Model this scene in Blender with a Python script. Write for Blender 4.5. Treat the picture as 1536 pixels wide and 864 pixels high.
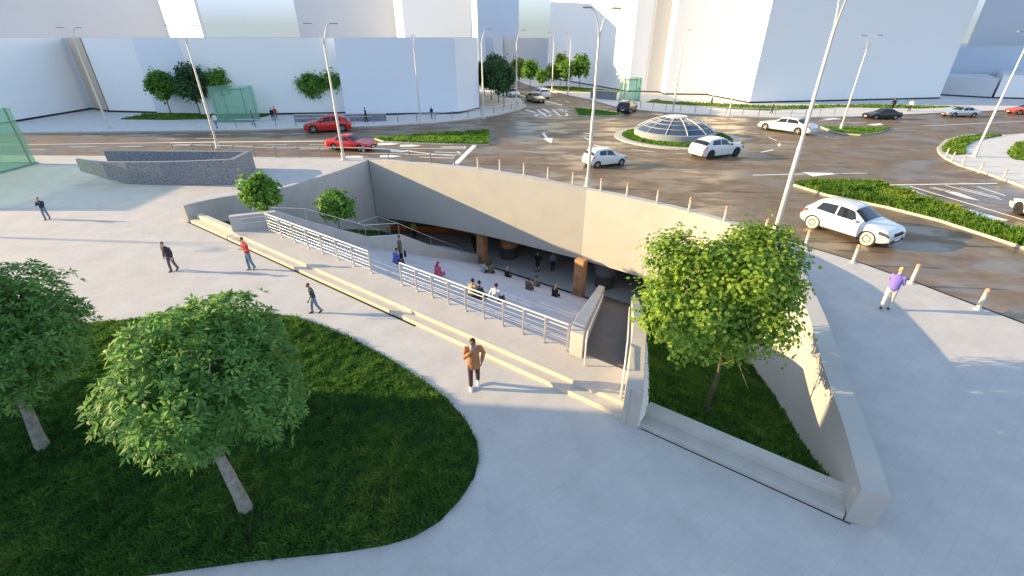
import bpy, bmesh, math, random
import numpy as np
from mathutils import Vector, Matrix
from mathutils.geometry import tessellate_polygon
random.seed(7); rng = np.random.default_rng(7)
for o in list(bpy.data.objects): bpy.data.objects.remove(o)
SC = bpy.context.scene; COL = SC.collection
R = math.radians; PI = math.pi

# ------------------------------------------------------------------ camera, sky, sun, exposure
CAM_H = 9.0; FPX = 690.0; TILT = R(28.5)
cd = bpy.data.cameras.new('camera'); cam = bpy.data.objects.new('camera', cd); COL.objects.link(cam)
cam.location = (0, 0, CAM_H); cam.rotation_euler = (PI/2 - TILT, 0, 0)
cd.sensor_width = 36; cd.lens = 36*FPX/1536; cd.clip_start = .1; cd.clip_end = 3000
SC.camera = cam
SUN_EL = R(15); SUN_AZ = (-.9968, .0802)          # horizontal direction towards the sun
world = bpy.data.worlds.new('World'); SC.world = world; world.use_nodes = True
wn = world.node_tree.nodes; wl = world.node_tree.links
bg = wn['Background']
sky = wn.new('ShaderNodeTexSky'); sky.sky_type = 'NISHITA'; sky.sun_disc = False
sky.sun_elevation = SUN_EL; sky.sun_rotation = math.atan2(SUN_AZ[0], SUN_AZ[1]); sky.air_density = 1.0; sky.dust_density = .6; sky.ozone_density = 1.4
tc = wn.new('ShaderNodeTexCoord'); mp = wn.new('ShaderNodeMapping'); mp.inputs['Scale'].default_value = (1, 1, 4.5)
nz = wn.new('ShaderNodeTexNoise'); nz.inputs['Scale'].default_value = 2.6; nz.inputs['Detail'].default_value = 7; nz.inputs['Roughness'].default_value = .6
cr = wn.new('ShaderNodeValToRGB'); cr.color_ramp.elements[0].position = .44; cr.color_ramp.elements[1].position = .68
cr.color_ramp.elements[1].color = (.4, .4, .4, 1)
mx = wn.new('ShaderNodeMix'); mx.data_type = 'RGBA'; mx.inputs[7].default_value = (2.5, 2.9, 3.3, 1)
hs = wn.new('ShaderNodeHueSaturation'); hs.inputs['Saturation'].default_value = .96
cap = wn.new('ShaderNodeMix'); cap.data_type = 'RGBA'; cap.blend_type = 'DARKEN'; cap.inputs[0].default_value = 1; cap.inputs[7].default_value = (2.8, 3.3, 4.2, 1)
sx = wn.new('ShaderNodeSeparateXYZ'); el = wn.new('ShaderNodeMapRange'); el.inputs[1].default_value = .02; el.inputs[2].default_value = .14; el.inputs[3].default_value = .46; el.inputs[4].default_value = 1.0
dk = wn.new('ShaderNodeMix'); dk.data_type = 'RGBA'; dk.blend_type = 'MULTIPLY'; dk.inputs[0].default_value = 1
wl.new(tc.outputs['Generated'], mp.inputs['Vector']); wl.new(mp.outputs[0], nz.inputs['Vector']); wl.new(nz.outputs['Fac'], cr.inputs[0])
wl.new(sky.outputs[0], hs.inputs['Color']); wl.new(hs.outputs[0], cap.inputs[6])
iv = wn.new('ShaderNodeMath'); iv.operation = 'MULTIPLY_ADD'; iv.inputs[1].default_value = -1.25; iv.inputs[2].default_value = 1.25; m2 = wn.new('ShaderNodeMath'); m2.operation = 'MAXIMUM'
wl.new(el.outputs[0], iv.inputs[0]); wl.new(iv.outputs[0], m2.inputs[0]); wl.new(cr.outputs[0], m2.inputs[1]); wl.new(m2.outputs[0], mx.inputs[0]); wl.new(cap.outputs[2], mx.inputs[6])
wl.new(tc.outputs['Generated'], sx.inputs[0]); wl.new(sx.outputs['Z'], el.inputs[0]); wl.new(mx.outputs[2], dk.inputs[6]); wl.new(el.outputs[0], dk.inputs[7])
wl.new(dk.outputs[2], bg.inputs['Color'])
bg.inputs['Strength'].default_value = .15
sl = bpy.data.lights.new('sun', 'SUN'); sun = bpy.data.objects.new('sun', sl); COL.objects.link(sun)
sl.energy = 3.8; sl.angle = R(.5); sl.color = (1.0, .75, .39)
sun.rotation_euler = Vector((SUN_AZ[0]*math.cos(SUN_EL), SUN_AZ[1]*math.cos(SUN_EL), math.sin(SUN_EL))).to_track_quat('Z', 'Y').to_euler()
sun.location = (-60, 10, 40)
SC.view_settings.view_transform = 'Standard'; SC.view_settings.look = 'None'; SC.view_settings.gamma = 1; SC.view_settings.use_curve_mapping = False
SC.view_settings.exposure = 1.54
SC.render.engine = 'CYCLES'
SC.cycles.max_bounces = 6; SC.cycles.transparent_max_bounces = 16

# ------------------------------------------------------------------ surveying: photo points to places on the ground
def ray(x, y):
    a = (x-768)/FPX; b = (432-y)/FPX
    return (a, math.cos(TILT)+b*math.sin(TILT), -math.sin(TILT)+b*math.cos(TILT))
def G(x, y, z=0):
    d = ray(x, y); t = (z-CAM_H)/d[2]
    return (d[0]*t, d[1]*t)
def AT(x, y, Y):                                    # point at depth Y
    d = ray(x, y); t = Y/d[1]
    return (d[0]*t, Y, CAM_H+d[2]*t)
P0 = (-18.0, 24.3); DD = (.81118, -.58480); NN = (.58480, .81118)
def st(s, t): return (P0[0]+s*DD[0]+t*NN[0], P0[1]+s*DD[1]+t*NN[1])
def st3(s, t, z): return st(s, t)+(z,)
ROAD = -.13

# ------------------------------------------------------------------ materials
MATS = {}
def mat(name, col, rough=.7, metal=0, noise=0, nscale=3, bump=0, bscale=40, spec=.5, trans=0, ior=1.45, detail=6, alpha=1, coat=0):
    m = bpy.data.materials.new(name); m.use_nodes = True; N = m.node_tree.nodes; L = m.node_tree.links
    b = N['Principled BSDF']; b.inputs['Roughness'].default_value = rough; b.inputs['Metallic'].default_value = metal
    b.inputs['Specular IOR Level'].default_value = spec; b.inputs['Base Color'].default_value = (*col, 1)
    b.inputs['Transmission Weight'].default_value = trans; b.inputs['IOR'].default_value = ior; b.inputs['Alpha'].default_value = alpha
    b.inputs['Coat Weight'].default_value = coat
    if noise or bump:
        t = N.new('ShaderNodeTexCoord')
    if noise:
        n = N.new('ShaderNodeTexNoise'); n.inputs['Scale'].default_value = nscale; n.inputs['Detail'].default_value = detail
        L.new(t.outputs['Object'], n.inputs['Vector'])
        r = N.new('ShaderNodeValToRGB'); r.color_ramp.elements[0].position = .3; r.color_ramp.elements[1].position = .7
        r.color_ramp.elements[0].color = (*[c*(1-noise) for c in col], 1); r.color_ramp.elements[1].color = (*[min(1, c*(1+noise)) for c in col], 1)
        L.new(n.outputs['Fac'], r.inputs[0]); L.new(r.outputs[0], b.inputs['Base Color'])
    if bump:
        n2 = N.new('ShaderNodeTexNoise'); n2.inputs['Scale'].default_value = bscale; n2.inputs['Detail'].default_value = 4
        L.new(t.outputs['Object'], n2.inputs['Vector'])
        bp = N.new('ShaderNodeBump'); bp.inputs['Strength'].default_value = bump; bp.inputs['Distance'].default_value = .02
        L.new(n2.outputs['Fac'], bp.inputs['Height']); L.new(bp.outputs[0], b.inputs['Normal'])
    MATS[name] = m
    return m
def paving(name, col, joint, size=.6, rot=0., mort=.012, var=.06, rough=.75):
    m = mat(name, col, rough); N = m.node_tree.nodes; L = m.node_tree.links; b = N['Principled BSDF']
    t = N.new('ShaderNodeTexCoord'); mp = N.new('ShaderNodeMapping'); mp.inputs['Rotation'].default_value = (0, 0, rot)
    L.new(t.outputs['Object'], mp.inputs['Vector'])
    br = N.new('ShaderNodeTexBrick'); br.inputs['Scale'].default_value = 1; br.inputs['Brick Width'].default_value = size*1.5; br.inputs['Row Height'].default_value = size
    br.inputs['Mortar Size'].default_value = mort; br.inputs['Mortar Smooth'].default_value = .4
    br.inputs['Color1'].default_value = (*[c*(1-var) for c in col], 1); br.inputs['Color2'].default_value = (*[c*(1+var) for c in col], 1); br.inputs['Mortar'].default_value = (*joint, 1)
    L.new(mp.outputs[0], br.inputs['Vector'])
    n = N.new('ShaderNodeTexNoise'); n.inputs['Scale'].default_value = .9; n.inputs['Detail'].default_value = 8; n.inputs['Roughness'].default_value = .65
    L.new(t.outputs['Object'], n.inputs['Vector'])
    r = N.new('ShaderNodeValToRGB'); r.color_ramp.elements[0].position = .3; r.color_ramp.elements[1].position = .72
    r.color_ramp.elements[0].color = (.86, .86, .86, 1); r.color_ramp.elements[1].color = (1.06, 1.05, 1.04, 1)
    L.new(n.outputs['Fac'], r.inputs[0])
    mm = N.new('ShaderNodeMix'); mm.data_type = 'RGBA'; mm.blend_type = 'MULTIPLY'; mm.inputs[0].default_value = 1
    L.new(br.outputs['Color'], mm.inputs[6]); L.new(r.outputs[0], mm.inputs[7]); L.new(mm.outputs[2], b.inputs['Base Color'])
    n2 = N.new('ShaderNodeTexNoise'); n2.inputs['Scale'].default_value = 35; n2.inputs['Detail'].default_value = 5; L.new(t.outputs['Object'], n2.inputs['Vector'])
    bp = N.new('ShaderNodeBump'); bp.inputs['Strength'].default_value = .12; bp.inputs['Distance'].default_value = .01
    L.new(n2.outputs['Fac'], bp.inputs['Height']); L.new(bp.outputs[0], b.inputs['Normal'])
    return m
def asphalt():
    m = mat('asphalt', (.075, .068, .06), .5, spec=.38); N = m.node_tree.nodes; L = m.node_tree.links; b = N['Principled BSDF']
    t = N.new('ShaderNodeTexCoord'); mp = N.new('ShaderNodeMapping'); mp.inputs['Scale'].default_value = (.16, .34, 1); L.new(t.outputs['Object'], mp.inputs['Vector'])
    n = N.new('ShaderNodeTexNoise'); n.inputs['Scale'].default_value = 1.6; n.inputs['Detail'].default_value = 5; n.inputs['Roughness'].default_value = .55; n.inputs['Distortion'].default_value = .4
    L.new(mp.outputs[0], n.inputs['Vector'])
    r = N.new('ShaderNodeValToRGB'); r.color_ramp.elements[0].position = .43; r.color_ramp.elements[1].position = .58
    r.color_ramp.elements[0].color = (.29, .29, .29, 1); r.color_ramp.elements[1].color = (.68, .68, .68, 1)
    L.new(n.outputs['Fac'], r.inputs[0]); L.new(r.outputs[0], b.inputs['Roughness'])
    n2 = N.new('ShaderNodeTexNoise'); n2.inputs['Scale'].default_value = .5; n2.inputs['Detail'].default_value = 9; n2.inputs['Roughness'].default_value = .7; L.new(t.outputs['Object'], n2.inputs['Vector'])
    r2 = N.new('ShaderNodeValToRGB'); r2.color_ramp.elements[0].position = .3; r2.color_ramp.elements[1].position = .7
    r2.color_ramp.elements[0].color = (.115, .084, .055, 1); r2.color_ramp.elements[1].color = (.23, .163, .100, 1)
    L.new(n2.outputs['Fac'], r2.inputs[0]); L.new(r2.outputs[0], b.inputs['Base Color'])
    n3 = N.new('ShaderNodeTexNoise'); n3.inputs['Scale'].default_value = 30; n3.inputs['Detail'].default_value = 3; L.new(t.outputs['Object'], n3.inputs['Vector'])
    bp = N.new('ShaderNodeBump'); bp.inputs['Strength'].default_value = .15; bp.inputs['Distance'].default_value = .01
    L.new(n3.outputs['Fac'], bp.inputs['Height']); L.new(bp.outputs[0], b.inputs['Normal'])
    return m
def leafmat(name, c0, c1, c2, transl=.35, rough=.55):
    m = bpy.data.materials.new(name); m.use_nodes = True; N = m.node_tree.nodes; L = m.node_tree.links
    b = N['Principled BSDF']; b.inputs['Roughness'].default_value = rough; b.inputs['Specular IOR Level'].default_value = .3
    a = N.new('ShaderNodeAttribute'); a.attribute_name = 'tint'
    r = N.new('ShaderNodeValToRGB'); e = r.color_ramp.elements; e[0].color = (*c0, 1); e[1].color = (*c2, 1); k = e.new(.55); k.color = (*c1, 1)
    L.new(a.outputs['Fac'], r.inputs[0]); L.new(r.outputs[0], b.inputs['Base Color'])
    tr = N.new('ShaderNodeBsdfTranslucent'); L.new(r.outputs[0], tr.inputs['Color'])
    ms = N.new('ShaderNodeMixShader'); ms.inputs[0].default_value = transl
    L.new(b.outputs[0], ms.inputs[1]); L.new(tr.outputs[0], ms.inputs[2]); L.new(ms.outputs[0], N['Material Output'].inputs['Surface'])
    MATS[name] = m
    return m
M = MATS
ROT_L = math.atan2(DD[1], DD[0])
paving('plaza_stone', (.50, .475, .455), (.455, .43, .41), .3, ROT_L, .008, .018)
paving('landing_stone', (.50, .455, .42), (.44, .40, .37), .4, ROT_L, .008, .02)
paving('pavement_stone', (.60, .58, .56), (.53, .51, .49), .5, .1, .01, .03)
paving('seat_stone', (.50, .46, .465), (.43, .40, .405), .6, ROT_L, .006, .02)
paving('cladding', (.50, .45, .41), (.33, .29, .26), .75, 0, .008, .05)
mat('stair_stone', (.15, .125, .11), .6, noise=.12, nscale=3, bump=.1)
asphalt()
mat('concrete', (.445, .425, .39), .8, noise=.05, nscale=.7, bump=.05, bscale=12)
mat('grey_concrete', (.44, .43, .42), .8, noise=.07, nscale=.9, bump=.08, bscale=14)
mat('drum_grey', (.30, .31, .33), .7, noise=.06, nscale=2)
mat('kerb_stone', (.47, .44, .40), .8, noise=.08, nscale=2, bump=.08)
mat('riser_stone', (.58, .52, .40), .75, noise=.05, nscale=2, bump=.05)
mat('granite', (.20, .21, .235), .6, noise=.5, nscale=11, bump=.3, bscale=14, detail=4)
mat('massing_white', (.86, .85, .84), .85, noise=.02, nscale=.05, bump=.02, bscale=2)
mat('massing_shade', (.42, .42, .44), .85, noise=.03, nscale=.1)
mat('massing_pale', (.74, .775, .83), .85, noise=.02, nscale=.05)  # bluer white, standing in for shading between neighbouring blocks
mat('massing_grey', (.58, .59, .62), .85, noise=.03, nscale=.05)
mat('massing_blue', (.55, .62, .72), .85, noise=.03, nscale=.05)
mat('massing_warmlit', (.62, .50, .38), .85, noise=.03, nscale=.1)  # weak warm light on a white face, put into the colour
mat('shadow_dark', (.02, .018, .016), .9)  # near black that paints shade into the gap strips
mat('kerb_shade_dark', (.035, .033, .032), .8, noise=.3, nscale=3)  # shade at the kerb foot, put into the colour
mat('soil', (.030, .034, .012), .95, noise=.4, nscale=4)
mat('paint_white', (.80, .79, .76), .6, noise=.12, nscale=6, detail=10)
mat('wood', (.44, .235, .115), .5, noise=.35, nscale=1.5, bump=.05)
mat('hall_floor', (.48, .46, .45), .45, noise=.1, nscale=1)
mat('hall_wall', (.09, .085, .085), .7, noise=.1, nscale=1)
mat('orange_panel', (.40, .11, .03), .6, noise=.15, nscale=.8)
mat('steel', (.62, .61, .59), .35, .8, noise=.06, nscale=6)
mat('rail_white', (.66, .65, .62), .4, .15)
mat('pole_cream', (.58, .55, .50), .45, .25, noise=.06, nscale=2)
mat('lamp_grey', (.30, .31, .33), .4, .5)
mat('lens', (.8, .8, .78), .2)
mat('bollard_red', (.60, .27, .17), .5)
mat('bark', (.27, .24, .20), .9, noise=.35, nscale=9, bump=.6, bscale=25)
mat('bark_dark', (.12, .09, .065), .9, noise=.3, nscale=9, bump=.5, bscale=25)
m = bpy.data.materials.new('green_glass'); m.use_nodes = True; M['green_glass'] = m; N_ = m.node_tree.nodes; L_ = m.node_tree.links
tr_ = N_.new('ShaderNodeBsdfTransparent'); tr_.inputs['Color'].default_value = (.875, .965, .915, 1); N_['Principled BSDF'].inputs['Base Color'].default_value = (.40, .62, .50, 1); N_['Principled BSDF'].inputs['Roughness'].default_value = .05
lw_ = N_.new('ShaderNodeLayerWeight'); lw_.inputs['Blend'].default_value = .25; mr_ = N_.new('ShaderNodeMapRange'); mr_.inputs[3].default_value = .14; mr_.inputs[4].default_value = .6; ms_ = N_.new('ShaderNodeMixShader')
L_.new(lw_.outputs['Facing'], mr_.inputs[0]); L_.new(mr_.outputs[0], ms_.inputs[0]); L_.new(tr_.outputs[0], ms_.inputs[1]); L_.new(N_['Principled BSDF'].outputs[0], ms_.inputs[2]); L_.new(ms_.outputs[0], N_['Material Output'].inputs['Surface'])
mat('frame_brown', (.16, .075, .05), .5)
mat('frame_green', (.20, .30, .25), .4, .3)
mat('dome_glass', (.05, .075, .12), .05, spec=.7)
mat('car_glass', (.012, .016, .022), .05, spec=.7)
mat('tyre', (.018, .018, .018), .8)
mat('rim', (.55, .55, .56), .3, .9)
mat('rim_cream', (.62, .58, .50), .4, .2)
mat('rim_dark', (.06, .06, .065), .35, .8)
mat('black_trim', (.015, .015, .017), .5)
mat('head_lens', (.10, .11, .13), .08, .3)
mat('tail_red', (.45, .012, .01), .2)
mat('plate', (.75, .75, .72), .5)
mat('orange_lens', (.7, .25, .03), .3)
leafmat('leaf_laurel', (.070, .175, .034), (.170, .350, .080), (.340, .520, .140), .5)
leafmat('leaf_maple', (.090, .200, .026), (.280, .430, .058), (.560, .620, .100), .5)
leafmat('leaf_green', (.065, .180, .028), (.165, .345, .050), (.340, .500, .080), .5)
leafmat('leaf_dark', (.026, .075, .026), (.058, .140, .044), (.120, .220, .065), .4)
leafmat('leaf_yellow', (.10, .15, .015), (.26, .32, .03), (.46, .48, .06), .4)
leafmat('grass_blade', (.032, .105, .018), (.090, .225, .034), (.270, .350, .055), .45, .7)
leafmat('grass_bright', (.060, .150, .016), (.155, .290, .034), (.420, .440, .055), .45, .7)
leafmat('grass_mid', (.055, .145, .016), (.135, .290, .032), (.300, .400, .055), .5, .7)

# ------------------------------------------------------------------ mesh helpers
class MB:
    def __init__(s): s.v = []; s.f = []; s.m = []; s.cur = 0
    def add(s, vs, fs):
        n = len(s.v); s.v += [tuple(v) for v in vs]; s.f += [tuple(i+n for i in f) for f in fs]; s.m += [s.cur]*len(fs)
        return s
    def box(s, c, d, rz=0, rx=0, ry=0):
        x, y, z = (k/2 for k in d); mt = Matrix.Translation(c) @ Matrix.Rotation(rz, 4, 'Z') @ Matrix.Rotation(ry, 4, 'Y') @ Matrix.Rotation(rx, 4, 'X')
        vs = [mt @ Vector((a*x, b*y, e*z)) for e in (-1, 1) for a, b in ((-1, -1), (1, -1), (1, 1), (-1, 1))]
        return s.add(vs, [(3, 2, 1, 0), (4, 5, 6, 7), (0, 1, 5, 4), (1, 2, 6, 5), (2, 3, 7, 6), (3, 0, 4, 7)])
    def prism(s, poly, z0, z1):
        n = len(poly)
        if sum(poly[i][0]*poly[(i+1) % n][1]-poly[(i+1) % n][0]*poly[i][1] for i in range(n)) < 0: poly = poly[::-1]
        zz0 = z0 if hasattr(z0, '__len__') else [z0]*n; zz1 = z1 if hasattr(z1, '__len__') else [z1]*n
        vs = [(p[0], p[1], a) for p, a in zip(poly, zz0)]+[(p[0], p[1], a) for p, a in zip(poly, zz1)]
        tri = tessellate_polygon([[Vector((p[0], p[1], 0)) for p in poly]])
        fs = []
        for t in tri:
            a, b, c = (poly[i] for i in t)
            if (b[0]-a[0])*(c[1]-a[1])-(b[1]-a[1])*(c[0]-a[0]) < 0: t = t[::-1]
            fs += [tuple(i+n for i in t), tuple(t[::-1])]
        fs += [(i, (i+1) % n, (i+1) % n+n, i+n) for i in range(n)]
        return s.add(vs, fs)
    def tube(s, pts, r, n=10, cap=True):
        pts = [Vector(p) for p in pts]; k = len(pts); rr = r if hasattr(r, '__len__') else [r]*k
        vs = []; ref = None
        for i, p in enumerate(pts):
            d = (pts[min(i+1, k-1)]-pts[max(i-1, 0)]).normalized()
            if ref is None: ref = Vector((1, 0, 0)) if abs(d.x) < .8 else Vector((0, 1, 0))
            a = (ref-d*ref.dot(d)).normalized(); b = d.cross(a); ref = a
            for j in range(n):
                w = 2*PI*j/n; vs.append(p+(a*math.cos(w)+b*math.sin(w))*rr[i])
        fs = [(i*n+j, i*n+(j+1) % n, (i+1)*n+(j+1) % n, (i+1)*n+j) for i in range(k-1) for j in range(n)]
        if cap: fs += [tuple(range(n))[::-1], tuple((k-1)*n+j for j in range(n))]
        return s.add(vs, fs)
    def lathe(s, prof, c=(0, 0, 0), n=16):
        k = len(prof); vs = [(c[0]+r*math.cos(2*PI*j/n), c[1]+r*math.sin(2*PI*j/n), c[2]+z) for r, z in prof for j in range(n)]
        fs = [(i*n+j, i*n+(j+1) % n, (i+1)*n+(j+1) % n, (i+1)*n+j) for i in range(k-1) for j in range(n)]
        fs += [tuple(range(n))[::-1], tuple((k-1)*n+j for j in range(n))]
        return s.add(vs, fs)
    def wheel(s, c, r, w, n=24, axis='Y', prof=None):
        prof = prof or [(r*.6, -w/2), (r*.92, -w/2), (r, -w*.36), (r, w*.36), (r*.92, w/2), (r*.6, w/2)]
        k = len(prof); vs = []
        for q, y in prof:
            for j in range(n): vs.append((c[0]+q*math.cos(2*PI*j/n), c[1]+y, c[2]+q*math.sin(2*PI*j/n)))
        fs = [(i*n+(j+1) % n, i*n+j, (i+1)*n+j, (i+1)*n+(j+1) % n) for i in range(k-1) for j in range(n)]
        fs += [tuple(range(n)), tuple((k-1)*n+j for j in range(n))[::-1]]
        return s.add(vs, fs)
    def ell(s, c, r, n=12, k=8, rot=None):
        vs = []; mt = rot or Matrix.Identity(3)
        for i in range(1, k):
            a = PI*i/k
            for j in range(n):
                b = 2*PI*j/n; vs.append(Vector(c)+mt @ Vector((r[0]*math.sin(a)*math.cos(b), r[1]*math.sin(a)*math.sin(b), r[2]*math.cos(a))))
        q = len(vs); vs += [Vector(c)+mt @ Vector((0, 0, r[2])), Vector(c)+mt @ Vector((0, 0, -r[2]))]
        fs = [(i*n+j, (i+1)*n+j, (i+1)*n+(j+1) % n, i*n+(j+1) % n) for i in range(k-2) for j in range(n)]
        fs += [(q, j, (j+1) % n) for j in range(n)]+[(q+1, (k-2)*n+(j+1) % n, (k-2)*n+j) for j in range(n)]
        return s.add(vs, fs)
    def mesh(s, name, mats, smooth=None):
        me = bpy.data.meshes.new(name); me.from_pydata(s.v, [], s.f)
        for m in (mats if isinstance(mats, (list, tuple)) else [mats]): me.materials.append(M[m] if isinstance(m, str) else m)
        if any(s.m): me.polygons.foreach_set('material_index', s.m)
        if smooth:
            me.polygons.foreach_set('use_smooth', [True]*len(me.polygons))
            me.set_sharp_from_angle(angle=R(smooth))
        me.update()
        return me
    def build(s, name, mats, parent=None, smooth=None, loc=None, bevel=0):
        o = bpy.data.objects.new(name, s.mesh(name, mats, smooth)); COL.objects.link(o)
        if parent: o.parent = parent
        if loc: o.location = loc
        if bevel:
            b = o.modifiers.new('edge', 'BEVEL'); b.width = bevel; b.segments = 2; b.limit_method = 'ANGLE'; b.angle_limit = R(35)
        return o
def link(name, me, parent=None, loc=None):
    o = bpy.data.objects.new(name, me); COL.objects.link(o)
    if parent: o.parent = parent
    if loc: o.location = loc
    return o
def thing(name, label, cat, loc=(0, 0, 0), rz=0, group=None, sc=1):
    o = bpy.data.objects.new(name, None); COL.objects.link(o); o.location = loc; o.rotation_euler = (0, 0, rz); o.scale = (sc,)*3
    o.empty_display_size = .3
    return tag(o, label, cat, group)
def tag(o, label, cat, group=None):
    o['label'] = label; o['category'] = cat
    if group: o['group'] = group
    return o
def struct(o): o['kind'] = 'structure'; return o
def stuff(o, label, cat): o['kind'] = 'stuff'; o['label'] = label; o['category'] = cat; return o
KIDS = {}
def dup(root, label, loc=None, rz=None, sc=None, group=None):
    r = root.copy(); COL.objects.link(r)
    if loc: r.location = loc
    if rz is not None: r.rotation_euler = (0, 0, rz)
    if sc: r.scale = sc if hasattr(sc, '__len__') else (sc,)*3
    r['label'] = label
    if group: r['group'] = group
    for ch in list(root.children):
        c = ch.copy(); COL.objects.link(c); c.parent = r
        for g in list(ch.children):
            d = g.copy(); COL.objects.link(d); d.parent = c
    return r
TMP = bpy.data.scenes.new('workbench')
def evaluated(me, setup):
    """mesh with modifiers applied, worked out in an empty side scene"""
    o = bpy.data.objects.new('tmp', me); TMP.collection.objects.link(o); ex = setup(o) or []
    with bpy.context.temp_override(scene=TMP, view_layer=TMP.view_layers[0]):
        dg = bpy.context.evaluated_depsgraph_get(); dg.update()
    out = bpy.data.meshes.new_from_object(o.evaluated_get(dg))
    for e in ex: bpy.data.objects.remove(e)
    bpy.data.objects.remove(o)
    return out
def sheet(name, outer, holes, z, m):
    polys = [[Vector((p[0], p[1], 0)) for p in q] for q in [outer]+holes]
    flat = [v for q in polys for v in q]; tri = tessellate_polygon(polys); fs = []
    for t in tri:
        a, b, c = (flat[i] for i in t)
        fs.append(t if (b.x-a.x)*(c.y-a.y)-(b.y-a.y)*(c.x-a.x) > 0 else t[::-1])
    mb = MB(); mb.add([(v.x, v.y, z) for v in flat], fs)
    return mb
def inside(P, poly):
    x, y = P[:, 0], P[:, 1]; res = np.zeros(len(P), bool); n = len(poly)
    for i in range(n):
        (x0, y0), (x1, y1) = poly[i], poly[(i+1) % n]
        if y0 == y1: continue
        res ^= ((y0 > y) != (y1 > y)) & (x < (x1-x0)*(y-y0)/(y1-y0)+x0)
    return res
def fast_mesh(name, V, F, m, tint=None):
    me = bpy.data.meshes.new(name); k = F.shape[1]
    me.vertices.add(len(V)); me.vertices.foreach_set('co', V.astype(np.float32).ravel())
    me.loops.add(F.size); me.loops.foreach_set('vertex_index', F.astype(np.int32).ravel())
    me.polygons.add(len(F)); me.polygons.foreach_set('loop_start', np.arange(0, F.size, k, dtype=np.int32)); 
    me.update(calc_edges=True); me.materials.append(M[m])
    if tint is not None:
        a = me.attributes.new('tint', 'FLOAT', 'POINT'); a.data.foreach_set('value', tint.astype(np.float32))
    return me
def lerp(a, b, t): return tuple(x+(y-x)*t for x, y in zip(a, b))
def vnoise(P, s, seed=0):
    r = np.random.default_rng(seed); T = r.random((64, 64)); q = P*s; i = np.floor(q).astype(int); f = q-i; f = f*f*(3-2*f)
    a = T[i[:, 0] % 64, i[:, 1] % 64]; b = T[(i[:, 0]+1) % 64, i[:, 1] % 64]; c = T[i[:, 0] % 64, (i[:, 1]+1) % 64]; d = T[(i[:, 0]+1) % 64, (i[:, 1]+1) % 64]
    return (a*(1-f[:, 0])+b*f[:, 0])*(1-f[:, 1])+(c*(1-f[:, 0])+d*f[:, 0])*f[:, 1]
def grass(name, poly, zf, n, h, m, label, wid=.012, lean=.6):
    xs = [p[0] for p in poly]; ys = [p[1] for p in poly]
    P = rng.random((int(n*2.6), 2))*[max(xs)-min(xs), max(ys)-min(ys)]+[min(xs), min(ys)]
    P = P[inside(P, poly)][:n]; k = len(P)
    cl = vnoise(P, 1.3, 1)*.4+vnoise(P, 4.5, 2)*.6
    a = rng.random(k)*2*PI; hh = h*(.4+.8*rng.random(k))*(.30+1.3*cl**1.3); w = wid*(.6+.8*rng.random(k))
    z = zf(P[:, 0], P[:, 1]); b2 = a+rng.normal(0, .6, k)
    L = lean*hh*rng.random(k)*1.5
    base = np.stack([P[:, 0], P[:, 1], z], 1); side = np.stack([np.cos(a+PI/2)*w, np.sin(a+PI/2)*w, np.zeros(k)], 1)
    mid = base+np.stack([np.cos(b2)*L*.35, np.sin(b2)*L*.35, hh*.6], 1)
    tip = base+np.stack([np.cos(b2)*L, np.sin(b2)*L, hh], 1)
    V = np.stack([base-side, base+side, mid+side*.8, tip, mid-side*.8], 1).reshape(-1, 3)
    F = np.arange(k*5).reshape(k, 5)
    t = np.clip(.02+.62*cl+.4*(rng.random(k)-.35)+.5*(vnoise(P, .7, 3)-.5), 0, 1)
    o = link(name, fast_mesh(name, V, F, m, np.repeat(t, 5)))
    return stuff(o, label, 'grass')

# ------------------------------------------------------------------ the sunken court: key lines in (s along front kerb, t into the pit)
def catmull(pts, n):
    out = []
    for i in range(len(pts)-1):
        p0, p1, p2, p3 = pts[max(i-1, 0)], pts[i], pts[i+1], pts[min(i+2, len(pts)-1)]
        for j in range(n):
            u = j/n
            out.append(tuple(.5*((2*b)+(-a+c)*u+(2*a-5*b+4*c-d)*u*u+(-a+3*b-3*c+d)*u**3) for a, b, c, d in zip(p0, p1, p2, p3)))
    return out+[pts[-1]]
FASC = [(-3.65, 15.34, .07, -4.92), (-.72, 15.83, .18, -4.8), (1.88, 16.26, .27, -4.7), (4.33, 16.67, .34, -4.68), (6.66, 17.05, .38, -4.72), (8.97, 17.43, .37, -4.8), (11.2, 17.8, .29, -4.93), (13.19, 18.13, .17, -5.06), (15.1, 18.45, .05, -5.17)]
FASC2 = catmull([(15.1, 18.45, .05, -5.17), (20.7, 18.12, .05, -5.1), (24.17, 17.35, .05, -5.1), (26.2, 16.1, .10, -5.1), (27.85, 11.5, .85, -9), (29.1, 7.2, 1.05, -9), (29.82, 4.2, 1.05, -9), (30.45, 1.9, 1.03, -9), (30.9, 0.0, 1.0, -9)], 4)
RETW = catmull([(0.0, 0.0, .95, -9), (-.55, 2.2, .75, -9), (-.8, 5.6, .36, -9), (-1.7, 9.0, .2, -9), (-2.7, 12.4, .1, -9), (-3.8, 15.5, .05, -9)], 3)
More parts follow.
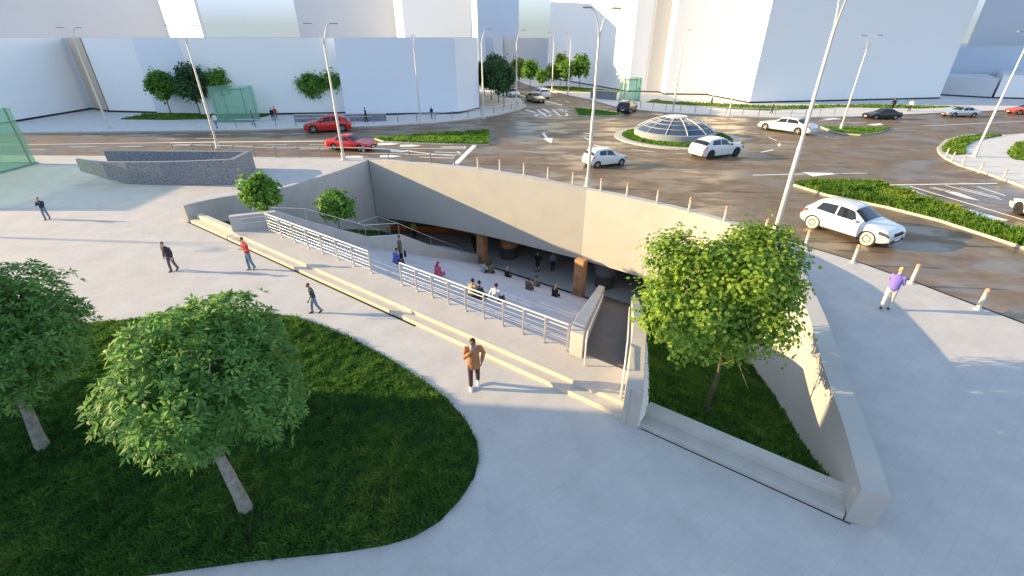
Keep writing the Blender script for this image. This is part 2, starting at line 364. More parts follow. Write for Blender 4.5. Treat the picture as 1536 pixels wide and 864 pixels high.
def wall_strip(pts, th, side):
    """wall following (s,t,ztop,zbot); side=+1 puts the thickness to the left of travel"""
    mb = MB(); k = len(pts); A = []; B = []
    for i, p in enumerate(pts):
        a = Vector(pts[max(i-1, 0)][:2]); b = Vector(pts[min(i+1, k-1)][:2]); d = (b-a).normalized(); nn = Vector((-d.y, d.x))*side*th
        A.append(st(p[0], p[1])); B.append(st(p[0]+nn.x, p[1]+nn.y))
    vs = []
    for (a, b, p) in zip(A, B, pts): vs += [(*a, p[3]), (*a, p[2]), (*b, p[2]), (*b, p[3])]
    fs = []
    for i in range(k-1):
        for j in range(4):
            f = (i*4+j, i*4+(j+1) % 4, i*4+4+(j+1) % 4, i*4+4+j); fs.append(f if side > 0 else f[::-1])
    e = [(0, 3, 2, 1), tuple((k-1)*4+j for j in range(4))]
    fs += e if side > 0 else [x[::-1] for x in e]
    return mb.add(vs, fs), B
fm, fB = wall_strip(FASC+FASC2[1:], .5, 1)
rm, rB = wall_strip(RETW+[(-4.3, 17.2, -5.15, -9)], .38, 1)
hole = [st(-.2, .0), st(31.0, .0)]+[lerp(st(p[0], p[1]), b, .5) for p, b in zip((FASC+FASC2[1:])[::-1], fB[::-1])]+[lerp(st(p[0], p[1]), b, .5) for p, b in zip(RETW[::-1], rB[-2::-1])]
hole = [hole[0]]+[h for i, h in enumerate(hole[1:], 1) if (Vector(h)-Vector(hole[i-1])).length > .02]

# ------------------------------------------------------------------ ground: road sheet, plaza, far pavements
road = struct(sheet('road', [(-900, -300), (900, -300), (900, 1500), (-900, 1500)], [hole], ROAD, 'asphalt').build('road', 'asphalt'))
kerb_px = [(50, 233), (380, 235), (555, 236.5), (640, 243.5), (720, 251), (800, 264), (880, 280.5), (940, 291.5), (1000, 305), (1085, 327.5), (1160, 355), (1283, 392), (1370, 423), (1475, 463), (1536, 486)]
plaza_poly = [(-150, 44)]+[G(*p) for p in kerb_px]+[(19.6, 11.2), (24, 4), (40, -40), (-150, -40)]
pm = sheet('plaza', plaza_poly, [hole], 0, 'plaza_stone')
n0 = len(plaza_poly)
pm.cur = 1
for i in range(n0):
    a, b = plaza_poly[i], plaza_poly[(i+1) % n0]
    pm.add([(a[0], a[1], ROAD-.02), (b[0], b[1], ROAD-.02), (b[0], b[1], 0), (a[0], a[1], 0)], [(0, 3, 2, 1)])
struct(pm.build('plaza', ['plaza_stone', 'kerb_stone']))
def slab(name, poly, m='pavement_stone', top=0):
    mb = MB(); mb.prism(poly, ROAD-.02, top); return struct(mb.build(name, m))
farL = [G(*p) for p in [(30, 199), (380, 194.5), (560, 189), (650, 184), (700, 179), (745, 172), (775, 165), (786, 160.5), (788, 157), (783, 150), (770, 141), (758, 134), (745, 126), (737, 120)]]
slab('far_pavement', [(-150, 52)]+farL+[(-14, 300), (-150, 300)])
farR = [G(*p) for p in [(772, 119), (790, 127), (814, 133.5), (850, 142), (885, 149), (910, 156), (926, 160.5), (950, 164), (1000, 168.5), (1100, 174), (1185, 176.5), (1290, 174.5), (1350, 171.5), (1470, 166.5), (1536, 163.5), (1650, 160)]]
slab('far_pavement', farR+[(300, 75), (300, 330), (8, 330)])
def strip(pts, w, z, m, name, cx=False):
    mb = MB(); L = [Vector(p) for p in pts]; k = len(L); vs = []
    for i, p in enumerate(L):
        d = (L[min(i+1, k-1)]-L[max(i-1, 0)]).normalized(); nn = Vector((-d.y, d.x))*w/2
        vs += [(p.x-nn.x, p.y-nn.y, z), (p.x+nn.x, p.y+nn.y, z)]
    return mb.add(vs, [(2*i+1, 2*i, 2*i+2, 2*i+3) for i in range(k-1)])
def kerb(name, pts, w=.16, top=.012, m='kerb_stone', closed=False):
    L = [Vector(p) for p in pts]; k = len(L); mb = MB(); vs = []
    for i, p in enumerate(L):
        a = L[(i-1) % k] if closed else L[max(i-1, 0)]; b = L[(i+1) % k] if closed else L[min(i+1, k-1)]
        d = (b-a).normalized(); nn = Vector((-d.y, d.x))*w/2
        for sx, z in ((-1, ROAD-.01), (-1, top), (1, top), (1, ROAD-.01)): vs.append((p.x+nn.x*sx, p.y+nn.y*sx, z))
    fs = []
    for i in range(k if closed else k-1):
        j = (i+1) % k
        fs += [(i*4+q, i*4+(q+1) % 4, j*4+(q+1) % 4, j*4+q) for q in range(4)]
    mb.add(vs, fs); return struct(mb.build(name, m))
gp = [Vector(G(*p)) for p in kerb_px]; go = []
for i, p in enumerate(gp):
    d = (gp[min(i+1, len(gp)-1)]-gp[max(i-1, 0)]).normalized(); go.append((p.x-d.y*.36, p.y+d.x*.36))
struct(strip(go, .2, ROAD+.007, 'shadow_dark', 'kerb_shade').build('kerb_shade', 'kerb_shade_dark'))  # dark strip on the asphalt standing for the kerb's shaded side
kerb('kerb', farL, .25, .014); kerb('kerb', farR, .25, .014)

# painted road markings, one sheet 4 mm over the asphalt
mk = MB(); ZM = ROAD+.005
def mline(a, b, w=.13):
    A, B = Vector(G(*a, ROAD)), Vector(G(*b, ROAD)); d = (B-A).normalized(); n = Vector((-d.y, d.x))*w/2
    mk.add([(*(A-n), ZM), (*(B-n), ZM), (*(B+n), ZM), (*(A+n), ZM)], [(0, 1, 2, 3)])
def mpoly(pts):
    q = [G(*p, ROAD) for p in pts]; n = len(q)
    tri = tessellate_polygon([[Vector((*p, 0)) for p in q]]); fs = []
    for t in tri:
        a, b, c = (q[i] for i in t); fs.append(t if (b[0]-a[0])*(c[1]-a[1])-(b[1]-a[1])*(c[0]-a[0]) > 0 else t[::-1])
    mk.add([(*p, ZM) for p in q], fs)
mline((-60, 218.5), (256, 213.8), .16); mline((256, 213.8), (486, 211.6), .34)
for x0, x1, y in ((123, 155, 204), (190, 220, 203), (256, 283, 202.2), (314, 346, 201.7), (376, 407, 201), (438, 464, 200.2), (235, 262, 208.6), (294, 323, 207.8), (360, 393, 206.7), (424, 457, 205.8), (178, 215, 219.6), (396, 430, 217.3), (464, 489, 216.7), (256, 284, 218.7), (107, 145, 220.3), (30, 70, 224), (451, 493, 223.3), (330, 365, 224.5)):
    mline((x0, y), (x1, y-.2), .12)
mline((712.5, 217.5), (682.5, 247), .45)
mline((560, 222), (700, 223.4)); mline((608, 231.7), (692, 232)); mline((540, 230), (612, 231), .1)
for (x, y) in ((567, 216.4), (600, 218.8), (586, 226.8), (519, 235.6), (570, 234.8)):
    mpoly([(x, y-1.6), (x+18, y-2), (x+33, y-.6), (x+18, y+1.2), (x, y+1.2)])
for a, b in (((660, 220.5), (698, 219.8)), ((664, 221), (696, 221.8)), ((698, 219.8), (696, 222.4)), ((652, 228), (690, 229.5)), ((686, 227), (691, 230.5)), ((630, 235.5), (682, 237.5)), ((682, 233), (680, 237.5))): mline(a, b, .16)
mpoly([(812.5, 199.5), (816.5, 199.3), (822.5, 207.4), (829.2, 207.4), (827, 215), (814.8, 208.4), (818.2, 208.0)])
mline((947, 224.3), (982, 228)); mline((1014, 230.7), (1030, 230.9)); mline((1100, 230.5), (1119, 230.8)); mline((927, 188), (937, 187.4)); mline((891, 217), (905, 221), .2); mline((875, 199), (884, 200.5), .3); mline((876, 206), (884, 210), .2); mline((1000, 222), (1018, 224), .12)
mline((1120, 198), (1137, 201)); mline((1152, 205.5), (1165, 211), .16); mline((1141, 228.6), (1160, 224.6), .2); mpoly([(1166, 217.5), (1169, 214.6), (1171.5, 216), (1169, 220.3)])
mline((1129, 262.8), (1206, 261), .16); mpoly([(1203, 258.3), (1263, 260.2), (1219, 264.6)]); mline((1250, 260.2), (1300, 259.8), .12)
mline((1215.5, 199.4), (1241.5, 205.5)); mline((1255, 185), (1300, 183.5)); mline((1230, 181), (1262, 178.5)); mpoly([(1300, 186.5), (1320, 185), (1326, 187), (1312, 188.4)]); mpoly([(1232, 178.5), (1250, 177), (1262, 178.2), (1246, 180)])
mline((1313, 277.8), (1496, 275), .18); mline((1365, 279.5), (1560, 337), .16); mline((1417.6, 277.8), (1502.6, 299.5), .15); mline((1466, 280), (1508, 293.4), .15)
mpoly([(1433, 309.5), (1462, 316), (1513, 330.5), (1487, 331.5), (1453, 318.5)]); mline((1487, 331.5), (1560, 352), .16)
mpoly([(1414, 286), (1440, 290), (1470, 301), (1446, 297)]); mline((1395, 281), (1414, 286), .12); mline((1340, 283), (1412, 302), .15); mline((1360, 282), (1412, 302), .15); mline((1340, 283), (1362, 281), .12); mline((1400, 281), (1440, 290), .12); mline((1440, 281), (1500, 297), .12)
mline((1385, 189), (1560, 181), .16); mline((1290, 195), (1345, 193), .1)
mline((776, 141.6), (844, 158), .5)
def zz(x, y): return (700+x/6.68, 90+y/6.68)
for a, b, w in (((590, 500), (690, 525), .5), ((710, 500), (800, 562), .35), ((760, 490), (832, 525), .45), ((862, 500), (940, 562), .35), ((925, 490), (1000, 520), .45), ((690, 545), (700, 562), .3), ((700, 545), (750, 548), .3), ((840, 545), (900, 548), .3), ((835, 545), (832, 562), .3), ((1000, 500), (960, 520), .4), ((1005, 535), (1000, 562), .3), ((640, 330), (600, 325), .3), ((900, 400), (940, 405), .3), ((990, 415), (1030, 425), .3)):
    mline(zz(*a), zz(*b), w)
struct(mk.build('road_markings', 'paint_white'))

# islands: kerb, grass sheet, blades
def island(pts, h, n, m, label, wid, gname='grass', k=.16, top=.012):
    mb = MB(); mb.prism(pts, ROAD-.01, -.01); struct(mb.build('island_soil', 'soil'))
    kerb('kerb', pts, k, top, closed=True)
    if n: return grass(gname, pts, lambda x, y: 0*x-.02, n, h, m, label, wid)
isl = lambda px: [G(*p) for p in px]
island(isl([(562, 207), (620, 203.5), (680, 199), (733, 195.5), (733, 216), (680, 215.5), (620, 213.5), (575, 211.5)]), .24, 14000, 'grass_mid', 'green grass on the narrow median beside the red saloon car', .07)
island(isl([(862, 162), (869, 173.2), (922, 173.2), (935, 171), (900, 166)]), .16, 5000, 'grass_mid', 'green grass on the small wedge median by the black car', .09)
island(isl([(1232, 190), (1336, 191.5), (1318, 198), (1290, 201.5), (1265, 199.5), (1246, 195)]), .14, 7000, 'grass_mid', 'green grass on the lens shaped median under the slim lamp', .08)
island(isl([(1192, 276), (1210, 274), (1310, 275.5), (1360, 290), (1420, 312), (1480, 333), (1560, 360), (1560, 378), (1500, 358), (1410, 329), (1330, 309), (1240, 291)]), .36, 34000, 'grass_bright', 'lush sunlit ground cover on the long median behind the white hatchback', .055)
ri_px = [(1411, 228), (1409, 221), (1420, 210), (1445, 203.5), (1480, 200), (1506, 203), (1560, 197), (1640, 250), (1640, 315), (1536, 278), (1480, 258), (1440, 246), (1420, 236)]
slab('traffic_island', isl(ri_px)); kerb('kerb', isl(ri_px), .3, .02, closed=True)
def patch(px, h, n, m, label, wid, z=0):
    p = isl(px); mb = MB(); mb.prism(p, z-.02, z+.006); struct(mb.build('island_soil', 'soil'))
    return grass('grass', p, lambda x, y: 0*x+z+.003, n, h, m, label, wid)
patch([(1414, 227), (1412, 221), (1424, 211.5), (1446, 205), (1480, 202), (1503, 203.5), (1465, 210), (1448, 220), (1447, 231), (1430, 233)], .25, 7000, 'grass_bright', 'crescent of sunlit grass on the paved island at the right', .06)
patch([(1510, 230), (1522, 216), (1560, 208), (1600, 225), (1600, 250), (1545, 242), (1520, 239)], .25, 5000, 'grass_bright', 'second clump of sunlit grass at the edge of the paved island', .06)
patch([(180, 179), (220, 172), (400, 170.8), (404, 174), (385, 177), (250, 180)], .25, 4500, 'grass_mid', 'dark grass strip at the foot of the low white buildings', .09)
patch([(968, 153), (985, 149.5), (1000, 152), (1150, 159), (1310, 157), (1440, 160), (1380, 163), (1260, 161), (1150, 166), (1100, 163.5), (1010, 157)], .2, 6000, 'grass_bright', 'long grass strip on the far right pavement', .1)
patch([(813, 130), (850, 130), (900, 134), (930, 137), (925, 140), (880, 138), (845, 137)], .2, 3000, 'grass_bright', 'grass strip under the young street trees', .1)

# ------------------------------------------------------------------ the court itself
fasc = tag(fm.build('retaining_wall', 'concrete'), 'cream concrete bridge fascia and curved wall rising to a blunt tip on the right', 'wall')
ret = tag(rm.build('retaining_wall', 'grey_concrete'), 'grey shaded concrete wall along the left side of the sunken court', 'wall')
cp = MB()
# underpass hall
hb0, hb1 = G(600, 352, -8), G(716, 357, -8)
HB = Vector((hb1[0]-hb0[0], hb1[1]-hb0[1])).normalized(); HN = Vector((-HB.y, HB.x)); A0 = Vector(hb0)
hp = [tuple(A0+HB*u+HN*v) for u, v in ((-14, 0), (60, 0), (60, -32), (-14, -32))]
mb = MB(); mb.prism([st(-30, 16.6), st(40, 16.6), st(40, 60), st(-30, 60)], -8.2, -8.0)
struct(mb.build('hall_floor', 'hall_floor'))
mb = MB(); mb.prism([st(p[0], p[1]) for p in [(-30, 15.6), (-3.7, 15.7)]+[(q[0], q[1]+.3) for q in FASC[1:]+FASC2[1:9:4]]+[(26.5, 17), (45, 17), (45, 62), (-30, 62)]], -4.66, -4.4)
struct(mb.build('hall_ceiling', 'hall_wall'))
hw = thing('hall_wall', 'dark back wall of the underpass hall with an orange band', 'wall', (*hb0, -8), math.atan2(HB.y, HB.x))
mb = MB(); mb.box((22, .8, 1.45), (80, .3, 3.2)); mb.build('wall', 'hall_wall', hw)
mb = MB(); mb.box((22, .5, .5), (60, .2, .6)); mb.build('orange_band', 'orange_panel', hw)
# front kerb steps and landing
def stq(a, b, t0, t1, z0, z1): return [st(a, t0), st(b, t0), st(b, t1), st(a, t1)]
mb = MB(); mb.prism(stq(4.4, 26.0, 0, .4, 0, 0), -.3, .15); mb.prism(stq(4.4, 25.75, .32, 1.62, 0, 0), -.4, .3)
mb.cur = 1
for t0, z1, s1 in ((-.006, .147, 25.99), (.314, .297, 25.74)): mb.prism(stq(4.42, s1, t0, t0+.02, 0, 0), z1-.147, z1)
ld = struct(mb.build('landing', ['landing_stone', 'riser_stone']))
mb = MB(); mb.prism(stq(-.1, 18, -.1, -.01, 0, 0), -.1, .004); struct(mb.build('shadow_gap', 'shadow_dark'))  # dark strip painted for the shadow gap at the riser foot
mb = MB(); mb.prism(stq(26.4, 31, -.05, -.015, 0, 0), -.1, .004); struct(mb.build('shadow_gap', 'shadow_dark'))  # thinner dark strip for the gap's shade along the maple kerb
for a, b, lab in ((.25, 4.3, 'short two tiered stone kerb beside the left planting bed'), (26.32, 30.86, 'long two tiered stone kerb in front of the maple bed')):
    k = thing('planter_kerb', lab, 'kerb', (0, 0, 0))
    mb = MB(); mb.prism(stq(a, b, 0, .36, 0, 0), -.4, .15); mb.build('lower_step', 'riser_stone' if a < 1 else 'kerb_stone', k, bevel=.012)
    mb = MB(); mb.prism(stq(a, b, .36, .66, 0, 0), -1.2, .39); mb.build('upper_coping', 'riser_stone' if a < 1 else 'kerb_stone', k, bevel=.012)
# amphitheatre seating rows
NR = 17; TR = .98; RI = 8.3/NR
sL = lambda t: 23.4-.39*(t-1.4)
def zrow(i): return .3-RI*(i+1)
mb = MB()
for i in range(NR):
    t0 = 1.55+i*TR; t1 = t0+TR+.12
    mb.prism([st(6.0, t0), st(sL(t0)+.1, t0), st(sL(t1)+.1, t1), st(6.0, t1)], zrow(i)-.7, zrow(i))
amph = struct(mb.build('seating_terraces', 'seat_stone', bevel=.015))
mb = MB()
for i in range(NR):
    t0 = 1.55+i*TR
    mb.prism(stq(14.05, 15.6, t0+.006, t0+TR*.5, 0, 0), zrow(i)-.1, zrow(i)+RI/2)
struct(mb.build('aisle_steps', 'seat_stone'))
def zseat(t): return zrow(max(0, min(NR-1, int((t-1.55)/TR))))
# ramp side wall on the left of the seats
RW = [(4.35, .35, 1.1), (5.55, 2.15, 1.1), (5.85, 3.9, .05), (6.0, 7.4, -1.95), (6.0, 10.0, -2.65), (6.05, 12.8, -4.5), (6.05, 16.2, -6.5), (6.05, 17.6, -6.9)]
mb, _ = wall_strip([(a, b, c, -8.6) for a, b, c in RW], .32, 1)
tag(mb.build('parapet_wall', 'grey_concrete'), 'grey stepped parapet wall descending left of the seating terraces', 'wall')
mb = MB()
for i in range(36):
    t0 = 2.0+i*.44; z = -.1-.2*i
    mb.prism([st(2.9, t0), st(5.7, t0), st(5.7, t0+.5), st(2.9, t0+.5)], z-.6, max(z, -8))
struct(mb.build('side_stair', 'grey_concrete'))
def bedz(t): return np.maximum(-.1-.42*(t-.7), -7.9)
def toST(x, y): dx = x-P0[0]; dy = y-P0[1]; return dx*DD[0]+dy*DD[1], dx*NN[0]+dy*NN[1]
def bed(poly_st, name):
    mb = MB(); us = sorted({p[1] for p in poly_st}); 
    L, Rr = poly_st[:len(poly_st)//2], poly_st[len(poly_st)//2:][::-1]
    vs = []
    for a, b in zip(L, Rr): vs += [st3(a[0], a[1], float(bedz(a[1]))), st3(b[0], b[1], float(bedz(b[1])))]
    mb.add(vs, [(2*i, 2*i+1, 2*i+3, 2*i+2) for i in range(len(L)-1)])
    o = struct(mb.build(name, 'soil')); return [st(*p) for p in poly_st]
lb = bed([(.15, .7), (-.5, 2.5), (-.7, 5.6), (-1.6, 9), (-2.6, 12.4), (-3.6, 15.5)]+[(2.9, 15.5), (2.9, 12.4), (2.9, 9), (2.9, 5.6), (3.0, 2.5), (4.3, .7)], 'planting_bed')
sR = lambda t: 25.82-.36*t                                            # left face of the right stair wall
rb = bed([(26.3, .7), (25.6, 3), (24.6, 6), (23.2, 10), (21.4, 14.5), (20.4, 18)]+[(27, 18), (27.4, 14.5), (28.6, 10), (29.35, 6), (30.15, 3), (30.75, .7)], 'planting_bed')
zb = lambda x, y: bedz(toST(x, y)[1])
grass('grass', lb, zb, 9000, .14, 'grass_blade', 'dark grass in the left planting bed under the two small trees', .03)
grass('grass', rb, zb, 60000, .16, 'grass_blade', 'dark shaded grass in the sloping bed around the maple', .02)
# right-hand stair with clad side walls
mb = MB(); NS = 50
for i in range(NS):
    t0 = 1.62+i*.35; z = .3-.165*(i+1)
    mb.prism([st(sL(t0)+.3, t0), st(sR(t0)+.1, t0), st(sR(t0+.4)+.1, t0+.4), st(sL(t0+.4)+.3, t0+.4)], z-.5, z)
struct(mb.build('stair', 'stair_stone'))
def side_wall(f, w, prof, label):
    o = thing('stair_wall', label, 'wall', (0, 0, 0)); mb = MB(); k = len(prof); vs = []
    for t, z in prof:
        a, b = f(t), f(t)+w
        zb_ = min(z-1.6, -.5) if t > 1 else -.3
        vs += [st3(a, t, zb_), st3(a, t, z), st3(b, t, z), st3(b, t, zb_)]
    fs = [(i*4+j, i*4+(j+1) % 4, i*4+4+(j+1) % 4, i*4+4+j) for i in range(k-1) for j in range(4)]+[(0, 3, 2, 1), tuple((k-1)*4+j for j in range(4))]
    mb.add(vs, fs); mb.build('wall', 'cladding', o, bevel=.02); return o
zs = lambda t: .3-.165*max(0, (t-1.62)/.35)
swL = side_wall(lambda t: sL(t), .45, [(1.38, 1.12), (1.9, 1.12)]+[(t, zs(t)+1.0) for t in (3, 5.5, 8, 11, 14, 17.2)], 'left stone clad parapet of the stair, beside the white balustrade')
swR = side_wall(lambda t: sR(t), .46, [(-.12, 1.2), (1.5, 1.22), (2.9, 1.22)]+[(t, zs(t)+1.55-.05*(t-4)) for t in (4.2, 6, 8, 11, 14, 17)], 'right stone clad parapet of the stair, beside the maple bed')
def rail_thing(name, label, pts, r=.022, posts=None, cat='handrail', m='rail_white', lower=None):
    o = thing(name, label, cat, (0, 0, 0)); mb = MB(); mb.tube(pts, r, 8); mb.build('rail', m, o, smooth=50)
    if lower: mb = MB(); mb.tube([(p[0], p[1], p[2]-lower) for p in pts], r, 8); mb.build('rail', m, o, smooth=50)
    for p, h in posts or []: mb = MB(); mb.tube([p, (p[0], p[1], p[2]+h)], r*.9, 8); mb.build('post', m, o, smooth=50)
    return o
TS = [(1.5, 0), (3, 0), (5, 0), (7.5, 0), (10, 0), (12.5, 0)]
pL = [st3(sL(t)+.56, t, zs(t)+.92) for t, _ in TS]
rail_thing('handrail', 'white handrail on the left side of the dark stair', [st3(sL(1.2)+.62, 1.1, .32), st3(sL(1.3)+.6, 1.2, 1.1)]+pL, .025)
pR = [st3(sR(t)-.1, t, zs(t)+1.0) for t in (.5, 1.5, 3, 5, 7.5, 10)]
rail_thing('handrail', 'white double handrail on the right parapet of the dark stair', [st3(sR(.4)-.1, .4, .32)]+pR, .025, lower=.22)
# balustrades in front of the seats
def balustrade(s0, s1, n, label):
    o = thing('balustrade', label, 'railing', (0, 0, 0)); t = 1.42
    mb = MB(); mb.tube([st3(s0, t, 1.3), st3(s1, t, 1.3)], .028, 10); mb.build('top_rail', 'rail_white', o, smooth=50)
    mb = MB(); mb.tube([st3(s0, t+.05, 1.12), st3(s1, t+.05, 1.12)], .018, 8); mb.build('top_rail', 'rail_white', o, smooth=50)
    for z in (.48, .64, .80, .96):
        mb = MB(); mb.tube([st3(s0, t, z), st3(s1, t, z)], .007, 8); mb.build('lower_rail', 'steel', o, smooth=50)
    for i in range(n+1):
        s = s0+(s1-s0)*i/n; mb = MB(); mb.prism([st(s-.014, t-.03), st(s+.014, t-.03), st(s+.014, t+.03), st(s-.014, t+.03)], .3, 1.28)
        mb.prism([st(s-.06, t-.06), st(s+.06, t-.06), st(s+.06, t+.06), st(s-.06, t+.06)], .3, .315); mb.build('post', 'steel', o)
    return o
balustrade(5.95, 13.85, 7, 'shorter white metal balustrade at the left end of the landing')
balustrade(15.75, 23.3, 9, 'longer white metal balustrade in front of the seated people')
rail_thing('handrail', 'looped white handrail on the parapet wall beside the red topped woman', [st3(4.75, .72, .98), st3(5.62, 2.0, .98), st3(5.64, 2.05, .72), st3(4.75, .75, .72), st3(4.68, .68, .85), st3(4.75, .72, .98)], .022)
rail_thing('handrail', 'long white handrail running down beside the small trees', [st3(5.2, 2.2, 1.25), st3(5.3, 3.9, .75), st3(5.5, 7.4, -1.25), st3(5.5, 10, -1.9), st3(5.6, 12.8, -3.8), st3(5.65, 16, -5.8), st3(5.65, 17.4, -6.3), st3(5.65, 17.45, -6.9)], .018, posts=[(st3(5.3, 3.9, -.1), .85), (st3(5.5, 7.4, -2.1), .85), (st3(5.55, 10, -2.8), .9), (st3(5.6, 12.8, -4.7), .9), (st3(5.65, 16, -6.7), .9)], m='steel')
rail_thing('handrail', 'short white guard rail loop at the landing of the side stair', [st3(3.1, 8.6, -2.0), st3(5.2, 8.6, -2.0), st3(5.2, 10.2, -2.0), st3(3.1, 10.2, -2.0), st3(3.1, 8.6, -2.0)], .018, posts=[(st3(3.1, 8.6, -3.4), 1.4), (st3(3.1, 10.2, -3.9), 1.9)], m='steel')
# columns
for (s, t, lab) in ((6.15, 18.0, 'wood clad square pillar under the shaded left part of the bridge'), (15.55, 17.55, 'wood clad square pillar beside the stair')):
    o = thing('pillar', lab, 'pillar', st3(s, t, -8), ROT_L)
    mb = MB(); mb.box((0, 0, 1.66), (.72, .6, 3.32)); mb.build('shaft', 'wood', o, bevel=.02)
    mb = MB(); mb.box((0, 0, .04), (.8, .68, .08)); mb.build('base', 'hall_wall', o)
for (s, t, lab, m) in ((6.9, 20.75, 'round wood clad drum hanging from the underpass ceiling', 'wood'), (16.1, 20.75, 'round grey drum hanging from the underpass ceiling near the stair', 'granite')):
    o = thing('ceiling_drum', lab, 'drum', st3(s, t, -8))
    mb = MB(); mb.lathe([(.8, 1.1), (.84, 1.14), (.84, 3.33)], n=32); mb.build('drum', m, o, smooth=40)
    mb = MB(); mb.lathe([(.72, 0), (.72, 1.09)], n=32); mb.build('core', 'hall_wall', o, smooth=40)

# lawn at the lower left
lawn_px = [(-240, 540), (-60, 500), (120, 487), (250, 474), (330, 468), (400, 470), (440, 476), (480, 488), (520, 505), (560, 525), (600, 548), (640, 575), (670, 598), (700, 632), (716, 665), (718, 690), (712, 715), (690, 750), (660, 782), (620, 806), (580, 818), (520, 828), (380, 842), (220, 864), (60, 890), (-240, 940)]
lawn = isl(lawn_px)
mb = MB(); mb.prism(lawn, -.02, .01); struct(mb.build('lawn_soil', 'soil'))
grass('lawn', lawn, lambda x, y: 0*x+.005, 260000, .125, 'grass_blade', 'thick dark lawn under the two round leafy trees', .012, 1.0)

# ------------------------------------------------------------------ buildings (plain white massing blocks)
def bld(label, fp, h, m='massing_white', z0=-.05, name='building'):
    o = thing(name, label, 'building', (*fp[0], 0)); mb = MB(); q = [(p[0]-fp[0][0], p[1]-fp[0][1]) for p in fp]
    mb.prism(q, z0, h); mb.build('walls', m, o)
    c = (sum(p[0] for p in q)/len(q), sum(p[1] for p in q)/len(q))
    base = MB(); base.prism([lerp(p, c, -.0) for p in [(c[0]+(p[0]-c[0])*1.004, c[1]+(p[1]-c[1])*1.004) for p in q]], z0-.01, .22); base.build('plinth', 'black_trim', o)
    rp = MB(); rp.prism([(c[0]+(p[0]-c[0])*.99, c[1]+(p[1]-c[1])*.99) for p in q], h+.002, h+.05); rp.build('roof', 'massing_grey', o)
    return o
g = G
LH = 9.05
bld('low white block at the far left behind the green kiosk', [(-84, 55.5), g(0, 187), g(132, 165), (-66, 100), (-90, 95)], LH)
bld('recessed pale block between the two left low buildings', [(-63, 70.2), g(150, 164), (-56.2, 69.5), (-52, 95), (-63, 95)], LH-.02, 'massing_grey')
bld('narrow block coloured beige for weak warm light in the recess behind the slim lamp post', [(-59.9, 70.3), (-55.97, 67.7), (-55.97, 74), (-59.6, 74)], LH-.01, 'massing_warmlit')
bld('low white block behind the slim lamp post on the left', [g(165, 168), g(245, 170), (-47.3, 95), (-55.5, 95)], LH)
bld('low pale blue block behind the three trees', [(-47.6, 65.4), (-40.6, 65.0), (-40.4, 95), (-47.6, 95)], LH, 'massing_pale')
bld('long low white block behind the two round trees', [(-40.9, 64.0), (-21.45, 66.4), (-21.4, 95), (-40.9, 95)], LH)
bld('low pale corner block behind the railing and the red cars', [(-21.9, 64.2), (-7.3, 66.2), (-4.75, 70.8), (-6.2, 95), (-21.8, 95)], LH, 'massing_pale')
def AX(px, Y): return (AT(px, 57, Y)[0], Y)
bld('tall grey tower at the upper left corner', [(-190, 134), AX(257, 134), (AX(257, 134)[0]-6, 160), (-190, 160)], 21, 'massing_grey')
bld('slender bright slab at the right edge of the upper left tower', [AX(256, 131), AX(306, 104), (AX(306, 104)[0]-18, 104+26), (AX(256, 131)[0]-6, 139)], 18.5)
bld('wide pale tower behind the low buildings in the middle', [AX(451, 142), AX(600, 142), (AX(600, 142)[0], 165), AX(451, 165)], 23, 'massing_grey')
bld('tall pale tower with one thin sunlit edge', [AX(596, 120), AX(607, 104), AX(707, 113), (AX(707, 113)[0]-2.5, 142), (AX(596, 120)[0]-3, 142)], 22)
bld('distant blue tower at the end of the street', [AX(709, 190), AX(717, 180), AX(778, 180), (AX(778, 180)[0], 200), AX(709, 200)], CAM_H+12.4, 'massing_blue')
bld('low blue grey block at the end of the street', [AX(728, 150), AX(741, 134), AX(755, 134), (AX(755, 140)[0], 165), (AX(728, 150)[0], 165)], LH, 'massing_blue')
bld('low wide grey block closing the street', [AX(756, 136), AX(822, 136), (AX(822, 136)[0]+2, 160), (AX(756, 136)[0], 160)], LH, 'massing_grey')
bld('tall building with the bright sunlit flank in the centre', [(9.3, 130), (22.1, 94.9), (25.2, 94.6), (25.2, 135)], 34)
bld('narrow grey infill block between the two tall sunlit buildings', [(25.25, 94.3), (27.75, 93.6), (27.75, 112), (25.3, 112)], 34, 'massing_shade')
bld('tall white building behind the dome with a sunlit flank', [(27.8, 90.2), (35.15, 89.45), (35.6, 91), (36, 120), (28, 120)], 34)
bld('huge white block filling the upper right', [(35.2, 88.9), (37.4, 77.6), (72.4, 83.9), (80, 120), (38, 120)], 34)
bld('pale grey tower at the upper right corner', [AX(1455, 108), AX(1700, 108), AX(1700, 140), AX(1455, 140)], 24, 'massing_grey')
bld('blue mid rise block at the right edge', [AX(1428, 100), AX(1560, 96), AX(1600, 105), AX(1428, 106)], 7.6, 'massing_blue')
bld('low long pavilion with a white roof at the right edge', [g(1410, 143), g(1486, 147.5), (90, 96), (82, 97)], 3.0, 'massing_grey')
bld('low white kiosk at the far right edge', [g(1490, 147.5), g(1600, 150), (105, 96), (92, 96)], 3.6, 'massing_white')
# unseen blocks outside the frame, sized for the shade they cast into view
bld('added shade block outside the frame behind the left trees', [(-60, -30), (-30, -30), (-30, 12.0), (-60, 12.0)], 9)  # added to keep the lawn and lower plaza in shade
bld('added shade tower outside the frame beside the block behind the left trees', [(-46, 10.0), (-29.9, 10.0), (-29.9, 12.1), (-46, 12.1)], 12.2)  # added to shade the kerb and the wall tip
bld('block outside the frame beyond the kiosk', [(-125, 57.2), (-88, 57.2), (-88, 90), (-125, 90)], 26)

